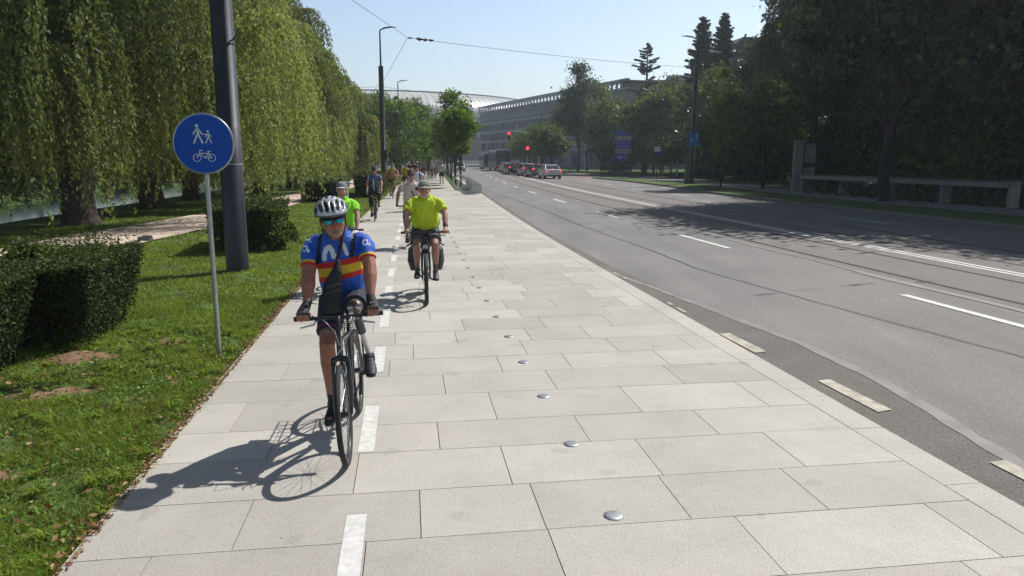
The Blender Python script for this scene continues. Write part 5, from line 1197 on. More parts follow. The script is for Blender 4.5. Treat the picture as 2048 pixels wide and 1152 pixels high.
    if rack_:
        mb = MB()
        for s in (-.07, 0, .07): mb.loft([(s, .18, .76), (s, .62, .76)], .005, n=5)
        for y in (.22, .3, .38, .46, .54, .62): mb.loft([(-.07, y, .76), (.07, y, .76)], .004, n=5)
        for s in (-1, 1): mb.loft([(s * .07, .5, .76), (s * .065, wb[1], R_)], .005, n=5); mb.loft([(s * .07, .36, .76), (s * .065, wb[1], R_)], .005, n=5)
        for z in (.80, .85): mb.loft([(-.08, .20, z), (.08, .20, z)], .004, n=5)
        mb.build('rack', DARKM, rt)
    if panniers:
        for s in (-1, 1):
            mb = MB(); mb.weld_loft([(s * .19, wb[1] + .02, .34), (s * .2, wb[1] + .02, .48), (s * .19, wb[1] + .02, .66), (s * .17, wb[1] + .02, .70)], [.055, .085, .08, .05], [.10, .16, .15, .12], n=12, cap='flat', xdir=(1, 0, 0)); o = mb.build('pannier', panniers, rt)
    return rt

def person(label, loc, rz=0., lean=0., vox=.012, skin=(.33, .175, .115), shirt=(.5, .5, .5), shorts=(.03, .03, .035), shoes=(.02, .02, .02), socks=None, hat=None, hair=(.09, .06, .04), beard=None,
           J=None, k_torso=1., long_pants=False, group='people riding along the cycle path', loose=.012, sleeve=.62, shirt_fn=None, glasses=False, walk=False, pose='ride', female=False, scale=1., face=True, belly=0., detail=0, head_dir=(0, -1, -.12), roll=0., gloves=None, sh_mat=None, hs=1.07, am=1., prosthetic=False):
    rt = thing('person', label, 'person', loc, rz, group, lean); rt.scale = (scale,) * 3
    j = dict(pel=(0, .17, 1.0), belly=(0, .05, 1.16), chest=(0, -.06, 1.35), upper=(0, -.07, 1.46), neck=(0, -.10, 1.54), head=(0, -.20, 1.66),
             shL=(-.18, -.05, 1.435), shR=(.18, -.05, 1.435), elL=(-.235, -.19, 1.24), elR=(.235, -.19, 1.24), wrL=(-.225, -.33, 1.06), wrR=(.225, -.33, 1.06), haL=(-.235, -.375, 1.00), haR=(.235, -.375, 1.00),
             hiL=(-.09, .16, .98), hiR=(.09, .16, .98), knL=(-.12, -.19, .72), knR=(.12, -.24, .93), anL=(-.125, .06, .205), anR=(.125, -.02, .54), toL=(-.13, -.12, .135), toR=(.13, -.20, .48))
    if J: j.update(J)
    v = {a: Vector(b_) for a, b_ in j.items()}; D = detail; n = 14 if D else 8
    # ---- body: one continuous skin
    mb = MB(); W_ = mb.weld_loft
    W_([v['pel'], v['belly'], v['chest'], v['upper']], [.135, .135 * k_torso + belly * .5, .145, .12], [.10, .10 + belly, .10, .075], n=16, cap='round', xdir=(1, 0, 0))
    W_([v['upper'] - Vector((0, 0, .03)), v['neck'], v['neck'].lerp(v['head'], .6)], [.075, .056, .054], n=12, cap='round')
    for s in 'LR':
        W_([v['sh' + s].lerp(v['upper'], .4) + Vector((0, 0, .005)), v['sh' + s] + Vector((0, 0, -.005)), v['sh' + s].lerp(v['el' + s], .5), v['el' + s], v['el' + s].lerp(v['wr' + s], .35), v['wr' + s]], [.050, .050, .047 * am, .043 * am, .045 * am, .029], n=12, cap='round')
        if not (prosthetic and s == 'R'):
            W_([v['hi' + s], v['hi' + s].lerp(v['kn' + s], .5), v['kn' + s], v['kn' + s].lerp(v['an' + s], .28), v['kn' + s].lerp(v['an' + s], .6), v['an' + s]], [.092, .078, .056, .060, .045, .033], n=12, cap='round')
            W_([v['an' + s], v['an' + s].lerp(v['to' + s], .45) + Vector((0, 0, -.02)), v['to' + s]], [.03, .036, .03], n=10, cap='round')
        else: W_([v['hi' + s], v['hi' + s].lerp(v['kn' + s], .5), v['hi' + s].lerp(v['kn' + s], .75)], [.088, .076, .056], n=12, cap='round')
    # head
    f = Vector(head_dir).normalized(); rr = f.cross(Vector((0, 0, 1))).normalized(); rr = -rr   # picture-right for a face looking -Y
    rr = Vector((0, 0, 1)).cross(f).normalized(); u = f.cross(rr).normalized()
    if u.z < 0: u = -u
    if roll: 
        q = Matrix.Rotation(roll, 3, f); rr = q @ rr; u = q @ u
    M = Matrix((rr, f, u)).transposed(); hc = v['head']
    H = lambda x, y, z: hc + (rr * x + f * y + u * z) * hs
    E_ = lambda r_: tuple(q * hs for q in r_)
    mb.ell(H(0, -.018, .028), E_((.074, .094, .088)), M, 20); mb.ell(H(0, .018, -.035), E_((.064, .070, .074)), M, 18); mb.ell(H(0, .050, -.085), E_((.040, .032, .028)), M, 12); mb.ell(H(0, .0, -.075), E_((.056, .050, .040)), M, 12)
    if D or face:
        mb.weld_loft([H(0, .088, .004), H(0, .103, -.018), H(0, .108, -.034)], [.009, .012, .017], n=8, cap='round'); mb.ell(H(0, .080, .022), (.046, .014, .009), M, 10)
        for s in (-1, 1): mb.ell(H(s * .036, .060, -.022), (.022, .024, .018), M, 10); mb.ell(H(s * .076, -.012, -.012), (.010, .017, .030), M, 10)
        mb.ell(H(0, .086, -.064), (.022, .009, .006), M, 8); mb.ell(H(0, .083, -.076), (.019, .009, .007), M, 8)
    # hands: palm, thumb and four curled fingers round the bar
    for s, sg in (('L', -1), ('R', 1)):
        ha = v['ha' + s]; wr = v['wr' + s]; d = (ha - wr).normalized()
        if pose == 'ride':
            out = Vector((sg, 0, 0)); fwd = Vector((0, -1, 0))
            if D > 1: mb.weld_loft([wr, ha + Vector((0, .005, .018)), ha + Vector((sg * .005, -.028, .012))], [.026, .036, .034], [.022, .022, .018], n=10, cap='round', xdir=(1, 0, 0))
            else: mb.weld_loft([wr, ha], [.026, .036], n=8, cap='round')
            if D:
                for q in range(4):
                    b0 = ha + Vector((-.03 + .021 * q, -.03, .014)); l_ = (.9, 1., .95, .78)[q]
                    mb.weld_loft([b0, b0 + Vector((sg * .002, -.030 * l_, -.008)), b0 + Vector((sg * .002, -.032 * l_, -.036 * l_)), b0 + Vector((0, -.010, -.052 * l_))], [.0105, .0100, .0092, .0085], n=7, cap='round')
                mb.weld_loft([ha + Vector((-sg * .034, .012, .0)), ha + Vector((-sg * .050, -.012, -.012)), ha + Vector((-sg * .048, -.030, -.026))], [.013, .011, .0095], n=7, cap='round')
        else:
            mb.weld_loft([wr, wr + d * .07], [.026, .03], [.02, .018], n=8, cap='round')
            for q in range(4): b0 = wr + d * .075 + Vector((0, -.022 + .015 * q, 0)); mb.weld_loft([b0, b0 + d * .04, b0 + d * .065 + Vector((-sg * .01, 0, 0))], [.009, .0085, .008], n=6, cap='round')
            mb.weld_loft([wr + d * .03, wr + d * .06 + Vector((0, -.035, 0))], [.011, .009], n=6, cap='round')
    sk = np.array(skin) * 1.22; hd = np.array(hc); fv = np.array(f); uv = np.array(u); rv = np.array(rr)
    def paint(V):
        c = np.tile(sk, (len(V), 1)); r_ = (V - hd) / hs; x = r_ @ rv; y = r_ @ fv; z = r_ @ uv; hm = (np.linalg.norm(r_, axis=1) < .16)
        c *= (1 + .06 * wob(V[:, 0] * 9, V[:, 2] * 9, 3))[:, None]
        hr = hm & ((z > .035 + .4 * np.maximum(y - .03, 0)) & (y < .075) | (y < -.03) & (z > -.05))
        if hair is not None: c[hr] = hair
        if beard is not None:
            b_ = hm & (y > .005) & (z < -.042) & (z > -.125) & ~((np.abs(x) < .017) & (np.abs(z + .069) < .006)); k_ = np.clip((-.042 - z[b_]) / .02, 0, 1)[:, None]; c[b_] = c[b_] * (1 - k_) + np.array(beard) * k_
        lip = hm & (np.abs(x) < .021) & (np.abs(z + .070) < .010) & (y > .07); c[lip] = sk * np.array([.8, .68, .68])
        if D:
            ck = hm & (y > .04) & (z < .005) & (z > -.045); c[ck] = c[ck] * np.array([1.15, .92, .9])
            ey = hm & (np.abs(np.abs(x) - .03) < .012) & (np.abs(z - .004) < .006) & (y > .05); c[ey] = (.03, .02, .02)
        if socks is not None:
            for s in 'LR':
                if prosthetic and s == 'R': continue
                an = np.array(v['an' + s]); kn = np.array(v['kn' + s]); ax = (kn - an) / np.linalg.norm(kn - an); t_ = (V - an) @ ax
                c[(np.abs(t_) < .13) & (np.linalg.norm(V - an, axis=1) < .16) & (V[:, 2] < an[2] + .2)] = socks
        return c
    blob('body', mb, vox, 3, SKIN, rt, paint)
    # ---- shirt
    mb = MB(); o_ = loose
    W2 = mb.weld_loft
    hem = v['pel'] + Vector((0, -.02, .02))
    W2([hem, v['pel'].lerp(v['belly'], .5), v['belly'], v['belly'].lerp(v['chest'], .5), v['chest'], v['upper'], v['upper'] + Vector((0, -.005, .04)), v['upper'] + Vector((0, -.012, .085))], [.155 + o_, .155 * k_torso + o_, .155 * k_torso + o_ + belly * .4, .16 + o_, .162 + o_, .132 + o_, .108, .078], [.115 + o_ + belly * .6, .12 + o_ + belly, .12 + o_ + belly, .115 + o_ + belly * .3, .11 + o_, .086 + o_, .078, .066], n=18, cap='flat', xdir=(1, 0, 0))
    for s in 'LR':
        sd_ = -1 if s == 'L' else 1; sh0, el0 = v['sh' + s], v['el' + s]
        W2([sh0.lerp(v['upper'], .75) + Vector((0, 0, .012)), sh0.lerp(v['upper'], .35) + Vector((0, 0, .008)), sh0 + Vector((-sd_ * .004, 0, -.012)), sh0.lerp(el0, .22) + Vector((sd_ * .006, 0, 0)), sh0.lerp(el0, sleeve * .7), sh0.lerp(el0, sleeve)], [.052, .060, .063 + o_ * .25, .062 + o_ * .35, .057 + o_ * .6, .055 + o_ * .9], n=14, cap='flat')
    if shirt_fn:
        sm = mat('painted_jersey', (.5, .5, .5), .7, attr='paint', bump=(11, .9, .03)); blob('jersey', mb, vox, 8 if D else 4, sm, rt, lambda V: shirt_fn(V, v), fold=.004)
    else:
        sm = sh_mat or mat('shirt_%d' % int(1000 * (shirt[0] + 3 * shirt[1] + 7 * shirt[2])), shirt, .85, bump=(9, .9, .03)); blob('shirt', mb, vox, 5, sm, rt, fold=.004 + loose * .15)
    # ---- shorts / trousers
    mb = MB(); W3 = mb.weld_loft
    W3([v['pel'] + Vector((0, .0, -.07)), v['pel'] + Vector((0, 0, .02)), v['pel'].lerp(v['belly'], .35)], [.155, .160, .15], [.125, .13, .12], n=16, cap='flat', xdir=(1, 0, 0))
    for s in 'LR':
        k_ = .97 if long_pants else .74
        if prosthetic and s == 'R': k_ = .84
        if long_pants:
            W3([v['hi' + s], v['hi' + s].lerp(v['kn' + s], .5), v['kn' + s], v['kn' + s].lerp(v['an' + s], .3), v['kn' + s].lerp(v['an' + s], .55 if long_pants == 'capri' else .93)], [.108, .095, .074, .074, .060], n=14, cap='flat')
        else: W3([v['hi' + s], v['hi' + s].lerp(v['kn' + s], .4), v['hi' + s].lerp(v['kn' + s], k_)], [.106, .094 + loose * .5, .078 + loose], n=14, cap='flat')
    pm = mat('trousers_%d' % int(1000 * (shorts[0] + 3 * shorts[1] + 7 * shorts[2])), shorts, .8, bump=(8, .4)); blob('trousers' if long_pants else 'shorts', mb, vox, 3, pm, rt)
    # ---- shoes
    shm = mat('shoe_%d' % int(1000 * (shoes[0] + 3 * shoes[1] + 7 * shoes[2])), shoes, .6, bump=(60, .3))
    for s in 'LR':
        a, b_ = v['an' + s], v['to' + s]; hl = a + (a - b_).normalized() * .045 + Vector((0, 0, -.055)); fd = (b_ - hl)
        mb = MB(); mb.weld_loft([hl, hl.lerp(b_, .35) + Vector((0, 0, .012)), hl.lerp(b_, .75), b_ + fd * .12], [.036, .040, .047, .036], [.042, .042, .034, .022], n=12, cap='round', xdir=(1, 0, 0))
        mb.weld_loft([a + Vector((0, .005, -.03)), a + Vector((0, .002, .02))], [.043, .041], n=12, cap='flat')
        sh_ = blob('shoe', mb, max(vox * .8, .006), 2, shm, rt)
        if D:
            mb = MB(); mb.weld_loft([hl + Vector((0, 0, -.030)), hl.lerp(b_, .7) + Vector((0, 0, -.026)), b_ + fd * .14 + Vector((0, 0, -.012))], [.038, .048, .034], [.010, .010, .010], n=10, cap='round', xdir=(1, 0, 0)); mb.build('sole', mat('shoe_sole', (.10, .10, .11), .6), sh_)
            mb = MB()
            for q in range(5):
                p = a.lerp(b_, .18 + .12 * q) + Vector((0, -.012, .030 - .009 * q)); mb.loft([p + Vector((-.024, 0, -.008)), p + Vector((0, -.004, .006)), p + Vector((.024, 0, -.008))], .0028, n=5)
            mb.build('laces', mat('lace', (.12, .12, .13), .7), sh_)
    # ---- head wear
    if hat:
        kind, col = hat[0], hat[1]
        if kind == 'cap':
            mb = MB(); mb.ell(H(0, -.015, .045), E_((.084, .104, .078)), M, 18)
            cap_ = blob('cap', mb, vox * .8, 1, mat('cap_%d' % int(1000 * (col[0] + 3 * col[1] + 7 * col[2])), col, .85, noise=(38, .55, hat[2]) if len(hat) > 2 else None), rt)
            mb = MB(); mb.weld_loft([H(-.055, .07, .038), H(0, .105, .050), H(.055, .07, .038)], [.030, .040, .030], [.006, .006, .006], n=10, cap='round', xdir=tuple(f)); mb.build('peak', mat('cap_peak_%d' % int(900 * sum(hat[3] if len(hat) > 3 else col)), hat[3] if len(hat) > 3 else col, .8), cap_)
        elif kind == 'helmet' and not D:
            mb = MB(); mb.ell(H(0, -.012, .05), E_((.092, .125, .085)), M, 18); hm_ = blob('helmet', mb, vox * .8, 1, mat('helmet_%d' % int(1000 * (col[0] + 3 * col[1] + 7 * col[2])), col, .35), rt)
            mb = MB()
            for q in (-.045, 0, .045): mb.weld_loft([H(q, .10, .085), H(q * 1.1, .03, .128), H(q, -.06, .128)], [.010, .012, .01], [.012] * 3, n=6, cap='round')
            mb.build('vents', BLACKP, hm_)
    if glasses:
        mb = MB()
        for s in (-1, 1): mb.ell(H(s * .032, .083, .002), E_((.028, .010, .018)), M, 14)
        mb.build('lenses', glasses, rt)
        mb = MB(); mb.loft([H(-.062, .066, .012), H(-.03, .094, .018), H(0, .098, .014), H(.03, .094, .018), H(.062, .066, .012)], [.005] * 5, n=6)
        for s in (-1, 1): mb.loft([H(s * .062, .068, .012), H(s * .078, -.02, .008)], .0035, n=6)
        mb.build('glasses_frame', BLACKP, rt)
    rt['_dummy'] = 0; del rt['_dummy']
    return rt, v, H, M

# ================================================================== leading rider
MP = (-1.190, 5.372, 0); MR = R(7.2); ML = R(-3.1)
bicycle('dark trekking bicycle of the helmeted rider in front', MP, MR, ML, frame=(.015, .015, .017), detail=2, rack_=True, fender=False, crank=90, bar=.29, bar_z=.975, bar_y=-.41, levers=CHROME, R_=.345, tr=.019, group=None)
BLU, RD, YE, WHT, NAV = np.array((.010, .085, .46)), np.array((.52, .010, .012)), np.array((.62, .45, .02)), np.array((.62, .64, .68)), np.array((.006, .014, .055))
def seg_d(x, z, pts):
    d = np.full(len(x), 9.)
    for (a, b_), (c_, e) in zip(pts[:-1], pts[1:]):
        L2 = (c_ - a) ** 2 + (e - b_) ** 2; t_ = np.clip(((x - a) * (c_ - a) + (z - b_) * (e - b_)) / L2, 0, 1); d = np.minimum(d, np.hypot(x - a - t_ * (c_ - a), z - b_ - t_ * (e - b_)))
    return d
def arc(cx, cz, r, a0, a1, k=9): return [(cx + r * math.cos(R(a)), cz + r * math.sin(R(a))) for a in np.linspace(a0, a1, k)]
def jersey_paint(V, v):  # stripe and logo coordinates taken from image pixels, converted to the rider's frame
    c = np.tile(BLU, (len(V), 1)); x, y, z = V[:, 0], V[:, 1], V[:, 2]; front = y < .0
    tl = {}
    for s in 'LR':
        a, b_ = np.array(v['sh' + s]), np.array(v['el' + s]); ax = b_ - a; t_ = ((V - a) @ ax) / (ax @ ax); dd = np.linalg.norm(V - a - np.clip(t_, 0, 1)[:, None] * ax, axis=1); tl[s] = (t_ > .15) & (dd < .085) & (np.abs(x) > .15)
        sl = (t_ > .60) & (dd < .10) & (np.abs(x) > .12); c[sl] = YE; c[sl & (t_ > .665)] = RD
    slv = tl['L'] | tl['R']
    # side panels / straps
    for x0 in (-.125, .108):
        k_ = (np.abs(x - x0 - .15 * (z - 1.4)) < .017) & front & (z > 1.20) & ~slv; c[k_] = NAV
    k_ = ~slv & (z < 1.345 + .12 * x + .02); zz_ = z - (1.335 + .13 * x)
    tor = ~slv & (np.abs(x) < .25)
    c[tor & (zz_ < 0) & (zz_ > -.045)] = RD; c[tor & (zz_ <= -.045) & (zz_ > -.110)] = YE; c[tor & (zz_ <= -.110) & (zz_ > -.15)] = RD
    fr = front & ~slv
    m1 = seg_d(x, z, [(-.088, 1.352), (-.084, 1.385), (-.066, 1.425), (-.045, 1.435), (-.026, 1.405), (-.022, 1.365), (-.004, 1.372)])
    c[fr & (m1 < .0165)] = WHT
    m2 = seg_d(x, z, [(.036, 1.462), (.052, 1.448), (.064, 1.405), (.072, 1.375)]); c[fr & (m2 < .0125)] = WHT
    # shoulder marks and round letter marks on the sleeves
    sh = seg_d(x, z, arc(.185, 1.538, .020, 20, 330)); s1 = seg_d(x, z, [(.118, 1.488), (.112, 1.505), (.125, 1.522), (.150, 1.528), (.17, 1.535)]); c[front & (x > .09) & (s1 < .009)] = WHT
    c[(y < .03) & (np.hypot(x - .187, z - 1.537) < .023)] = WHT
    s2 = seg_d(x, z, arc(-.195, 1.515, .022, 60, 290)); c[front & (s2 < .012)] = WHT; c[front & (np.hypot(x + .18, z - 1.475) < .007)] = WHT
    for cx, cz in ((.205, 1.448), (-.222, 1.432)):
        rg = np.abs(np.hypot(x - cx, z - cz) - .017); c[front & (rg < .0042)] = WHT
        tw = seg_d(x, z, [(cx + .021, cz - .010), (cx + .029, cz - .008), (cx + .030, cz - .014), (cx + .022, cz - .022), (cx + .033, cz - .022)]); c[front & (tw < .0030)] = WHT
    nk = (z > 1.515) & (np.hypot(x, y + .085) < .075); c[nk] = RD; c[nk & (z > 1.527)] = YE
    return c
LENS = mat('mirror_lens', (.02, .30, .42), .08, .85)
J1 = dict(pel=(0, .17, 1.02), belly=(0, .06, 1.18), chest=(.0, -.05, 1.36), upper=(.0, -.06, 1.475), neck=(.005, -.12, 1.54), head=(.008, -.235, 1.638), shL=(-.180, -.04, 1.450), shR=(.187, -.04, 1.460), elL=(-.205, -.17, 1.245), elR=(.226, -.17, 1.275),
          wrL=(-.212, -.30, 1.075), wrR=(.222, -.30, 1.09), haL=(-.236, -.365, 1.005), haR=(.236, -.365, 1.008), knL=(-.122, -.20, .735), knR=(.10, -.25, 1.0), hiL=(-.095, .15, 1.0), hiR=(.095, .15, 1.0), anL=(-.158, .045, .215), toL=(-.172, -.115, .135), anR=(.150, .0, .575), toR=(.165, -.15, .49))
rd, v, H, M = person('man in blue jersey and silver helmet riding with a prosthetic leg', MP, MR, ML, vox=.0048, skin=(.27, .115, .072), shorts=(.012, .016, .035), shoes=(.012, .013, .02), socks=(.012, .012, .014), beard=(.30, .21, .17), J=J1, shirt_fn=jersey_paint, sleeve=.72,
                     loose=.008, detail=2, hs=1.12, am=1.12, glasses=LENS, head_dir=(.20, -1, -.16), roll=R(5), prosthetic=True, group=None, belly=.015)
# helmet: dark inner shell, silver ribs running front to back with open vents between them
mb = MB(); HM = H
mb.ell(HM(0, -.012, .046), (.094, .128, .080), M, 28); core = blob('helmet', mb, .006, 1, mat('helmet_liner', (.016, .016, .018), .6), rd)
def hp(lon, lat, k=1.):
    x = math.sin(R(lon)); q = math.cos(R(lon)); e = .10 * max(0, 1 - abs(lat - 8) / 26)
    return HM(.106 * k * x, -.012 + .146 * k * q * math.cos(R(lat)), .040 + .098 * k * q * math.sin(R(lat)) - .012 * e)
VENTS = [(0, 38, 5.2, 20), (19, 47, 6.6, 26), (-19, 47, 6.6, 26), (40, 50, 7, 27), (-40, 50, 7, 27), (61, 52, 6.5, 26), (-61, 52, 6.5, 26), (10, 97, 5.5, 18), (-10, 97, 5.5, 18), (30, 103, 5, 20), (-30, 103, 5, 20), (52, 106, 4.5, 18), (-52, 106, 4.5, 18), (20, 146, 5, 14), (-20, 146, 5, 14)]
NL, NT = 110, 120; hv = []; hcol = []
for i in range(NT + 1):
    for j in range(NL + 1):
        lat = 2 + 176 * i / NT; lon = -86 + 172 * j / NL; dd_ = min(math.hypot((lon - c_[0] - .09 * (lat - c_[1]) * (1 if c_[0] > 0 else -1 if c_[0] < 0 else 0)) / c_[2], (lat - c_[1]) / c_[3]) for c_ in VENTS)
        t_ = min(1, max(0, (dd_ - .86) / .3)); gr = .5 + .5 * math.cos(R((abs(lon) - 29.5) * 17)) if abs(lon) < 72 else 0
        hv.append(hp(lon, lat, .89 + .105 * t_ + .010 * gr * t_)); sil = np.array((.46, .46, .47)) if (abs(lon) < 62 and lat < 150 and lat > 9) else np.array((.10, .10, .11))
        hcol.append(tuple(sil * (t_ > .5) + np.array((.012, .012, .013)) * (t_ <= .5)) + (1,))
hf = [(i * (NL + 1) + j, i * (NL + 1) + j + 1, (i + 1) * (NL + 1) + j + 1, (i + 1) * (NL + 1) + j) for i in range(NT) for j in range(NL)]
mb = MB(); mb.add(hv, hf, smooth=True); hs_ = mb.build('helmet_shell', mat('helmet_silver', (.5, .5, .51), .25, .25, attr='paint', coat=.5), core)
ca_ = hs_.data.color_attributes.new('paint', 'FLOAT_COLOR', 'POINT'); ca_.data.foreach_set('color', np.array(hcol, dtype=np.float32).ravel())
mb = MB(); pts = [HM(.100 * math.cos(a), -.012 + .138 * math.sin(a), .040 + .006 * math.sin(a)) for a in np.linspace(0, 2 * math.pi, 33)[:-1]]; mb.loft(pts, .008, .009, n=8, closed=True, xdir=tuple(M @ Vector((0, 0, 1))))
mb.build('helmet_rim', mat('helmet_dark', (.05, .05, .055), .4), core)
mb = MB()
for s in (-1, 1): mb.loft([HM(s * .078, .03, .03), HM(s * .072, .022, -.04), HM(s * .045, .035, -.105), HM(0, .03, -.118)], .004, n=5)
mb.build('chin_strap', BLACKP, core)
# gloves
for s, sg in (('L', -1), ('R', 1)):
    ha, wr = v['ha' + s], v['wr' + s]; mb = MB()
    mb.weld_loft([wr + (v['el' + s] - wr).normalized() * .025, wr, ha + Vector((0, .008, .020)), ha + Vector((sg * .005, -.030, .014))], [.032, .031, .042, .040], [.030, .028, .028, .024], n=12, cap='round', xdir=(1, 0, 0))
    for q in range(4):
        b0 = ha + Vector((-.03 + .021 * q, -.03, .016)); mb.weld_loft([b0, b0 + Vector((0, -.030, -.004))], [.0135, .0130], n=7, cap='flat')
    g = blob('glove', mb, .0045, 2, mat('glove_black', (.012, .012, .013), .7, bump=(50, .4)), rd)
    mb = MB(); p = ha + Vector((0, -.012, .047)); mb.box(p, (.034, .022, .003), rx=.3); mb.build('glove_badge', mat('glove_badge', (.10, .10, .10), .5), g)
# prosthetic lower leg
kn, an = v['knR'], v['anR']; ps = thing('prosthesis', None, None); del ps; 
for o in [o for o in bpy.data.objects if o.name.startswith('prosthesis')]: bpy.data.objects.remove(o)
mb = MB(); k0 = v['hiR'].lerp(kn, .7); mb.weld_loft([k0, kn.lerp(k0, .25), kn], [.066, .056, .042], n=14, cap='round'); mb.weld_loft([kn + Vector((0, .0, .0)), kn + Vector((.005, -.01, -.05))], [.038, .034], n=12, cap='round')
so = blob('prosthetic_socket', mb, .006, 2, mat('socket_tan', (.12, .085, .06), .35, coat=.5), rd)
mb = MB(); a = kn + Vector((.006, .005, -.03)); mb.loft([a, a.lerp(an, .42)], [.030, .034], n=16); mb.build('prosthetic_knee', mat('knee_dark', (.06, .065, .07), .35, .5), so)
mb = MB(); mb.loft([a.lerp(an, .42), an + Vector((0, 0, .02))], .0185, n=16); mb.build('prosthetic_tube', mat('tube_grey', (.55, .56, .57), .3, .6), so)
mb = MB(); mb.loft([kn + Vector((-.045, -.02, .01)), kn + Vector((.045, -.02, .01))], .018, n=14); mb.box(kn + Vector((-.02, -.05, -.02)), (.03, .02, .05)); mb.build('knee_joint', CHROME, so)
# sling bag on the chest with its strap
bagm = mat('bag_black', (.008, .009, .013), .65, bump=(20, .4))
bt = thing('sling_bag', 'black sling bag hanging across the front of the blue jersey', 'bag', MP, MR, None, ML)
mb = MB(); mb.weld_loft([(.012, -.200, 1.335), (.0, -.225, 1.27), (-.03, -.225, 1.19), (-.055, -.205, 1.08), (-.06, -.19, .99)], [.018, .036, .062, .074, .066], [.012, .024, .034, .040, .03], n=14, cap='round', xdir=(1, 0, 0)); blob('bag_body', mb, .006, 3, bagm, bt)
mb = MB(); mb.loft([(.01, -.213, 1.35), (.032, -.212, 1.42), (.055, -.178, 1.50), (.066, -.128, 1.552), (.08, -.04, 1.572), (.07, .05, 1.55)], [.014] * 6, [.004] * 6, n=8, xdir=(1, 0, 0)); mb.build('strap', bagm, bt)
mb = MB(); mb.loft([(-.07, -.272, 1.17), (.03, -.270, 1.19)], .003, n=5); mb.loft([(-.09, -.262, 1.12), (.02, -.265, 1.14)], .0025, n=5); mb.build('zip', mat('zip_grey', (.10, .10, .11), .4), bt)
# thigh lettering band on the shorts
mb = MB(); d = (v['knL'] - v['hiL']).normalized(); p = v['hiL'].lerp(v['knL'], .70); mb.loft([p, p + d * .006], .0905, n=28); mb.build('shorts_piping', mat('piping_pink', (.35, .02, .10), .7), rd)
text('bike', .032, mat('shorts_print', (.30, .30, .32), .7), rd, Matrix.Translation(p + Vector((0, -.0, 0)) + Vector((.01, -.088, .015))) @ FRONT, 'shorts_lettering', .001)

# ================================================================== second rider (yellow shirt)
P2 = (-1.28, 10.95, 0); R2 = R(6.5)
CAMO = ('cap', (.10, .10, .075), (.30, .29, .24), (.42, .42, .34))
PANN = mat('pannier_black', (.03, .032, .033), .7, bump=(12, .4))
b2 = bicycle('black mountain bicycle of the man in the yellow shirt, with panniers', P2, R2, R(-.5), frame=(.012, .012, .014), detail=1, tr=.028, R_=.36, bar=.33, bar_z=1.0, bar_y=-.40, crank=0, panniers=PANN, levers=DARKM, crown=.74, group=None)
mb = MB(); mb.loft([(0, -.43, .80), (0, -.50, .80)], [.07, .055], n=16, xdir=(1, 0, 0)); mb.loft([(0, -.42, .88), (0, -.49, .90)], [.045, .035], n=12, xdir=(1, 0, 0)); mb.box((0, -.44, 1.02), (.12, .06, .05)); mb.box((.13, -.42, 1.02), (.05, .04, .04)); mb.build('front_lamp', DARKM, b2)
mb = MB(); mb.loft([(0, -.501, .80), (0, -.505, .80)], .04, n=14, xdir=(1, 0, 0)); mb.build('lamp_lens', mat('lamp_lens', (.35, .35, .36), .1), b2)
for s in (-1, 1): mb = MB(); mb.loft([(s * .18, -.30, .86), (s * .27, -.30, .80)], .012, n=6); mb.build('bar_strap', BLACKP, b2)
J2 = dict(pel=(0, .2, 1.02), belly=(0, .08, 1.17), chest=(0, -.04, 1.35), upper=(0, -.06, 1.45), neck=(0, -.11, 1.51), head=(-.005, -.215, 1.605), shL=(-.188, -.04, 1.42), shR=(.188, -.04, 1.42), elL=(-.285, -.16, 1.24), elR=(.285, -.16, 1.24), wrL=(-.275, -.30, 1.07), wrR=(.285, -.30, 1.07), haL=(-.265, -.355, 1.02), haR=(.28, -.355, 1.02),
          knL=(-.135, -.24, .79), knR=(.135, -.25, .80), hiL=(-.10, .17, .99), hiR=(.10, .17, .99), anL=(-.135, .21, .38), anR=(.135, -.13, .40), toL=(-.145, .06, .29), toR=(.145, -.28, .31))
r2, v2, H2, M2 = person('bearded man in bright yellow shirt and camouflage cap cycling', P2, R2, 0, vox=.007, skin=(.33, .17, .12), shirt=(.46, .58, .02), shorts=(.055, .06, .062), shoes=(.025, .025, .028), socks=(.10, .10, .105), hat=CAMO, beard=(.50, .47, .43), J=J2, loose=.03, detail=1, k_torso=1.15, belly=.035, sleeve=.68, group=None)
mb = MB(); w_ = v2['elR'].lerp(v2['wrR'], .88); dd = (v2['wrR'] - v2['elR']).normalized(); mb.loft([w_ - dd * .016, w_ + dd * .016], .037, n=14); mb.build('wristband', BLACKP, r2)

# ================================================================== the others along the path
def rider(label, x, y, rz, shirt, blabel, frame=(.02, .02, .02), vox=.016, J=None, bike={}, **k):
    loc = (x, y, 0)
    bicycle(blabel, loc, rz, k.get('lean', 0.), frame=frame, detail=bike.get('detail', 0), bar=bike.get('bar', .30), style=bike.get('style', 'flat'), crank=bike.get('crank', 90), levers=bike.get('levers', GALV), panniers=bike.get('panniers'))
    return person(label, loc, rz, vox=vox, shirt=shirt, J=J, **k)
def camo_blue(V, v):
    x, y, z = V.T; k_ = wob(x * 22, z * 22, 1, 2) > .25; c = np.tile((.015, .03, .12), (len(V), 1)); c[k_] = (.20, .24, .32); c[(np.abs(x + .03) < .022) & (z < 1.38)] = (.45, .47, .5); return c
rider('woman in dark blue patterned jersey and sunglasses on a road bicycle', -4.58, 24.9, R(8), (.02, .04, .15), 'slim road bicycle with white brake hoods beside the lawn', vox=.010, shirt_fn=camo_blue, shorts=(.012, .012, .014), long_pants='capri', hat=('helmet', (.03, .04, .09)), glasses=BLACKP, skin=(.36, .19, .13), detail=0,
      bike=dict(style='drop', bar=.23, crank=70, levers=WHITEP), J=dict(knL=(-.14, -.20, .78), knR=(.14, -.22, .86)))
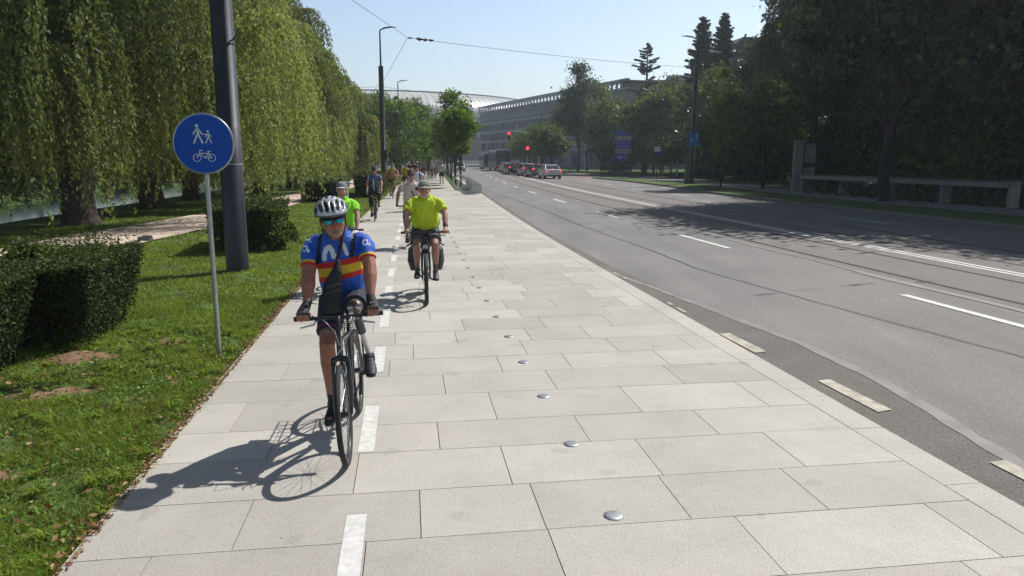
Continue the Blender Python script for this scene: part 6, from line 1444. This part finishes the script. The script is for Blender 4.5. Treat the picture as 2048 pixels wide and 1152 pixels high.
def tan_top(V, v):
    x, y, z = V.T; c = np.tile((.34, .20, .11), (len(V), 1)); c[(np.abs(z - 1.36) < .02) & (np.abs(x) < .09) & (y < 0)] = (.5, .42, .25); return c
rider('sturdy rider in tan orange sleeveless top with elbows out', -6.15, 38.5, R(8), (.33, .19, .11), 'dark bicycle ridden in front of the dark far trees', vox=.014, shirt_fn=tan_top, shorts=(.03, .022, .018), hat=('helmet', (.12, .14, .12)), skin=(.40, .20, .12), k_torso=1.25, belly=.05, sleeve=.3,
      J=dict(elL=(-.34, -.12, 1.26), elR=(.30, -.16, 1.25), wrL=(-.37, -.28, 1.07), haL=(-.38, -.33, 1.01), shL=(-.20, -.05, 1.43), shR=(.20, -.05, 1.43)), bike=dict(bar=.40, crank=80))
rider('rider in mustard yellow jacket close behind the tan top', -6.05, 42.5, R(8), (.42, .27, .03), 'bicycle almost hidden behind the tan-topped rider', vox=.02, hat=('helmet', (.08, .08, .08)), shorts=(.02, .02, .022))
def shield(V, v):
    x, y, z = V.T; c = np.tile((.52, .43, .38), (len(V), 1)); c[(np.hypot((x - .12) * 1.1, z - 1.36) < .042) & (y < 0)] = (.05, .02, .03); return c
rw, vw, Hw, Mw = rider('man in pale T-shirt with a thin cross strap, behind the yellow shirt', -2.32, 17.2, R(8), (.5, .42, .37), 'bicycle hidden behind the rider in yellow', vox=.009, shirt_fn=shield, shorts=(.04, .06, .05), hat=('cap', (.09, .065, .06)), glasses=BLACKP, skin=(.34, .17, .12), loose=.025, k_torso=1.1,
      J=dict(elL=(-.30, -.10, 1.26), wrL=(-.33, -.26, 1.05), haL=(-.335, -.33, 1.0), head=(0, -.17, 1.68)), bike=dict(bar=.34))
mb = MB(); mb.loft([(-.07, -.07, 1.52), (-.045, -.165, 1.42), (.01, -.19, 1.30), (.06, -.17, 1.18)], [.014] * 4, [.004] * 4, n=6, xdir=(1, 0, 0)); mb.build('cross_strap', mat('strap_brown', (.07, .035, .03), .7), rw)
rb, vb, Hb, Mb = rider('man in white shirt with blue backpack straps', -3.72, 29.2, R(8), (.58, .60, .66), 'bicycle hidden behind the two riders in pale shirts', vox=.012, shorts=(.04, .04, .05), hat=('cap', (.03, .03, .05)), skin=(.34, .17, .12), loose=.03, k_torso=1.1, J=dict(elL=(-.28, -.12, 1.26), elR=(.28, -.12, 1.26)))
mb = MB()
for s in (-1, 1): mb.loft([(s * .09, -.05, 1.56), (s * .11, -.16, 1.46), (s * .125, -.18, 1.32), (s * .16, -.12, 1.22)], [.03] * 4, [.008] * 4, n=6, xdir=(1, 0, 0))
mb.weld_loft([(0, .10, 1.15), (0, .09, 1.3), (0, .06, 1.45)], [.14, .15, .12], [.09, .10, .07], n=12, cap='round', xdir=(1, 0, 0)); mb.build('backpack', mat('backpack_blue', (.04, .06, .16), .7), rb)
rider('rider in black shirt and white helmet left of the backpack rider', -8.05, 58.5, R(8), (.014, .014, .016), 'bicycle with pale forks left of the backpack rider', frame=(.4, .4, .42), vox=.014, shorts=(.10, .11, .13), hat=('helmet', (.55, .55, .54)), skin=(.34, .18, .13), J=dict(elL=(-.27, -.12, 1.26), elR=(.27, -.12, 1.26)))
rider('cyclist in lime green shirt and grey cap half hidden behind the leading rider', -2.62, 11.5, R(10), (.28, .80, .02), 'bicycle concealed behind the leading rider', vox=.010, shorts=(.03, .03, .035), hat=('cap', (.14, .15, .17), (.18, .19, .2), (.55, .55, .52)), skin=(.38, .20, .14), loose=.02, scale=.95, J=dict(head=(.0, -.18, 1.66)))
# walker seen from behind
JW = dict(pel=(0, 0, .97), belly=(0, -.01, 1.12), chest=(0, 0, 1.30), upper=(0, .0, 1.42), neck=(0, -.01, 1.5), head=(0, -.03, 1.63), shL=(-.19, 0, 1.40), shR=(.19, 0, 1.40), elL=(-.24, .02, 1.15), elR=(.36, -.06, 1.22), wrL=(-.22, -.12, .95), wrR=(.30, -.20, 1.12), haL=(-.2, -.15, .9), haR=(.27, -.25, 1.15),
          hiL=(-.09, 0, .92), hiR=(.09, 0, .92), knL=(-.11, .05, .50), knR=(.10, -.06, .50), anL=(-.12, .12, .09), anR=(.11, -.02, .09), toL=(-.12, -.03, .04), toR=(.11, -.17, .04))
person('jogger in white T-shirt and dark shorts seen from behind', (-5.65, 60.0, 0), R(186), 0, vox=.014, shirt=(.50, .51, .52), shorts=(.03, .03, .04), shoes=(.04, .03, .03), hair=(.03, .022, .02), J=JW, pose='walk', loose=.035, k_torso=1.1, group='people on foot', skin=(.30, .16, .11))
for lb, x, y, rz, sh_, so_, hr in (('pedestrian in grey shirt walking on the right footway beside the paler one', 16.6, 78.4, 90, (.07, .06, .06), (.05, .045, .05), (.03, .025, .02)), ('pedestrian with pale trousers walking on the right footway', 17.1, 77.6, 95, (.16, .14, .13), (.45, .42, .40), (.35, .3, .25)), ('pedestrian in light clothes under the globe trees', 8.4, 108, 30, (.35, .33, .28), (.30, .28, .24), (.05, .04, .03)), ('person standing by the tram shelter', 12.3, 95, 160, (.10, .10, .11), (.06, .06, .07), (.05, .04, .03))):
    person(lb, (x, y, .03), R(rz), 0, vox=.022, shirt=sh_, shorts=so_, hair=hr, J=JW, pose='walk', long_pants=True, group='people on foot', skin=(.3, .17, .12))
# the crowd at the far end
PXY = [(866, 73), (860, 76), (873, 77), (868, 84), (877, 91), (881, 98), (829, 60.5), (837, 64), (845, 69), (831, 71), (839, 79), (851, 82), (845, 90), (856, 99)]
CLOTH = [((.42, .42, .43), 'helmet', (.6, .6, .6), 'white shirt and white helmet leading the far right file'), ((.03, .03, .035), 'helmet', (.05, .05, .05), 'black outfit at the left edge of the far right file'), ((.36, .34, .32), 'helmet', (.6, .6, .6), 'pale grey shirt second in the far right file'),
         ((.05, .05, .07), 'cap', (.1, .1, .1), 'dark blue shirt in the middle of the far right file'), ((.10, .10, .13), 'helmet', (.35, .1, .1), 'dark jersey beside the jogger'), ((.3, .3, .33), 'cap', (.4, .2, .18), 'light top far back beside the maples'),
         ((.10, .02, .03), 'cap', (.05, .04, .04), 'dark red top left of the white helmets'), ((.05, .05, .05), 'helmet', (.62, .62, .6), 'black top under a bright white helmet'), ((.25, .24, .2), 'helmet', (.55, .55, .55), 'khaki top under a white helmet'), ((.30, .28, .2), 'helmet', (.2, .2, .2), 'beige top near the lawn edge'),
         ((.08, .10, .06), 'helmet', (.1, .1, .1), 'dark green top in the far left file'), ((.35, .33, .3), 'cap', (.3, .3, .3), 'cream top at the back of the far left file'), ((.12, .12, .14), 'helmet', (.4, .4, .4), 'grey top at the back of the far left file'), ((.2, .12, .12), 'cap', (.2, .2, .2), 'reddish top farthest down the path')]
CROWD = [((p_ - 1024) / 1480 * y_, y_, *c_) for (p_, y_), c_ in zip(PXY, CLOTH)]
for i, (x, y, sh_, ht, hc_, lb) in enumerate(CROWD):
    rider('distant cyclist, ' + lb, x, y, R(7), sh_, 'distant bicycle ridden by the cyclist with ' + ' '.join(lb.split()[:6]), vox=.026, shorts=(.025, .025, .03), hat=(ht, hc_), skin=(.30, .17, .12), face=False, bike=dict(crank=(90, 30, 150)[i % 3]), J=dict(elL=(-.27, -.14, 1.25), elR=(.27, -.14, 1.25)))
# bicycles standing under the hire-station canopy
hb0 = None
a, b_ = Vector((17.9, 43.6, .02)), Vector((20.5, 31.6, .02))
ORDB = ['first', 'second', 'third', 'fourth', 'fifth', 'sixth', 'seventh', 'eighth', 'ninth', 'tenth']
for i in range(10):
    p = a.lerp(b_, i / 9); lb = ORDB[i] + ' hire bicycle from the pylon, parked under the low canopy'
    if hb0 is None: hb0 = bicycle(lb, p, R(-75), 0, frame=(.03, .035, .05), detail=0, bar_z=1.0, group='hire bicycles'); c_ = hb0
    else: c_ = copy_tree(hb0); c_.location = p
    c_['label'] = lb
bpy.data.scenes.remove(TMP)
# ---- thin summer haze over the whole place
mb = MB(); mb.box((0, 250, 32), (1500, 1000, 70)); hz = mb.build('haze', bpy.data.materials.new('haze_air')); hz.location = (0, 0, 0); tag(hz, 'thin pale summer haze in the air', 'haze', kind='stuff')
m = hz.data.materials[0]; m.use_nodes = True; n = m.node_tree.nodes; n.remove(n['Principled BSDF'])
v = n.new('ShaderNodeVolumePrincipled'); v.inputs['Color'].default_value = (.82, .88, .95, 1); v.inputs['Density'].default_value = .00065; v.inputs['Anisotropy'].default_value = .35
m.node_tree.links.new(v.outputs[0], n['Material Output'].inputs['Volume'])
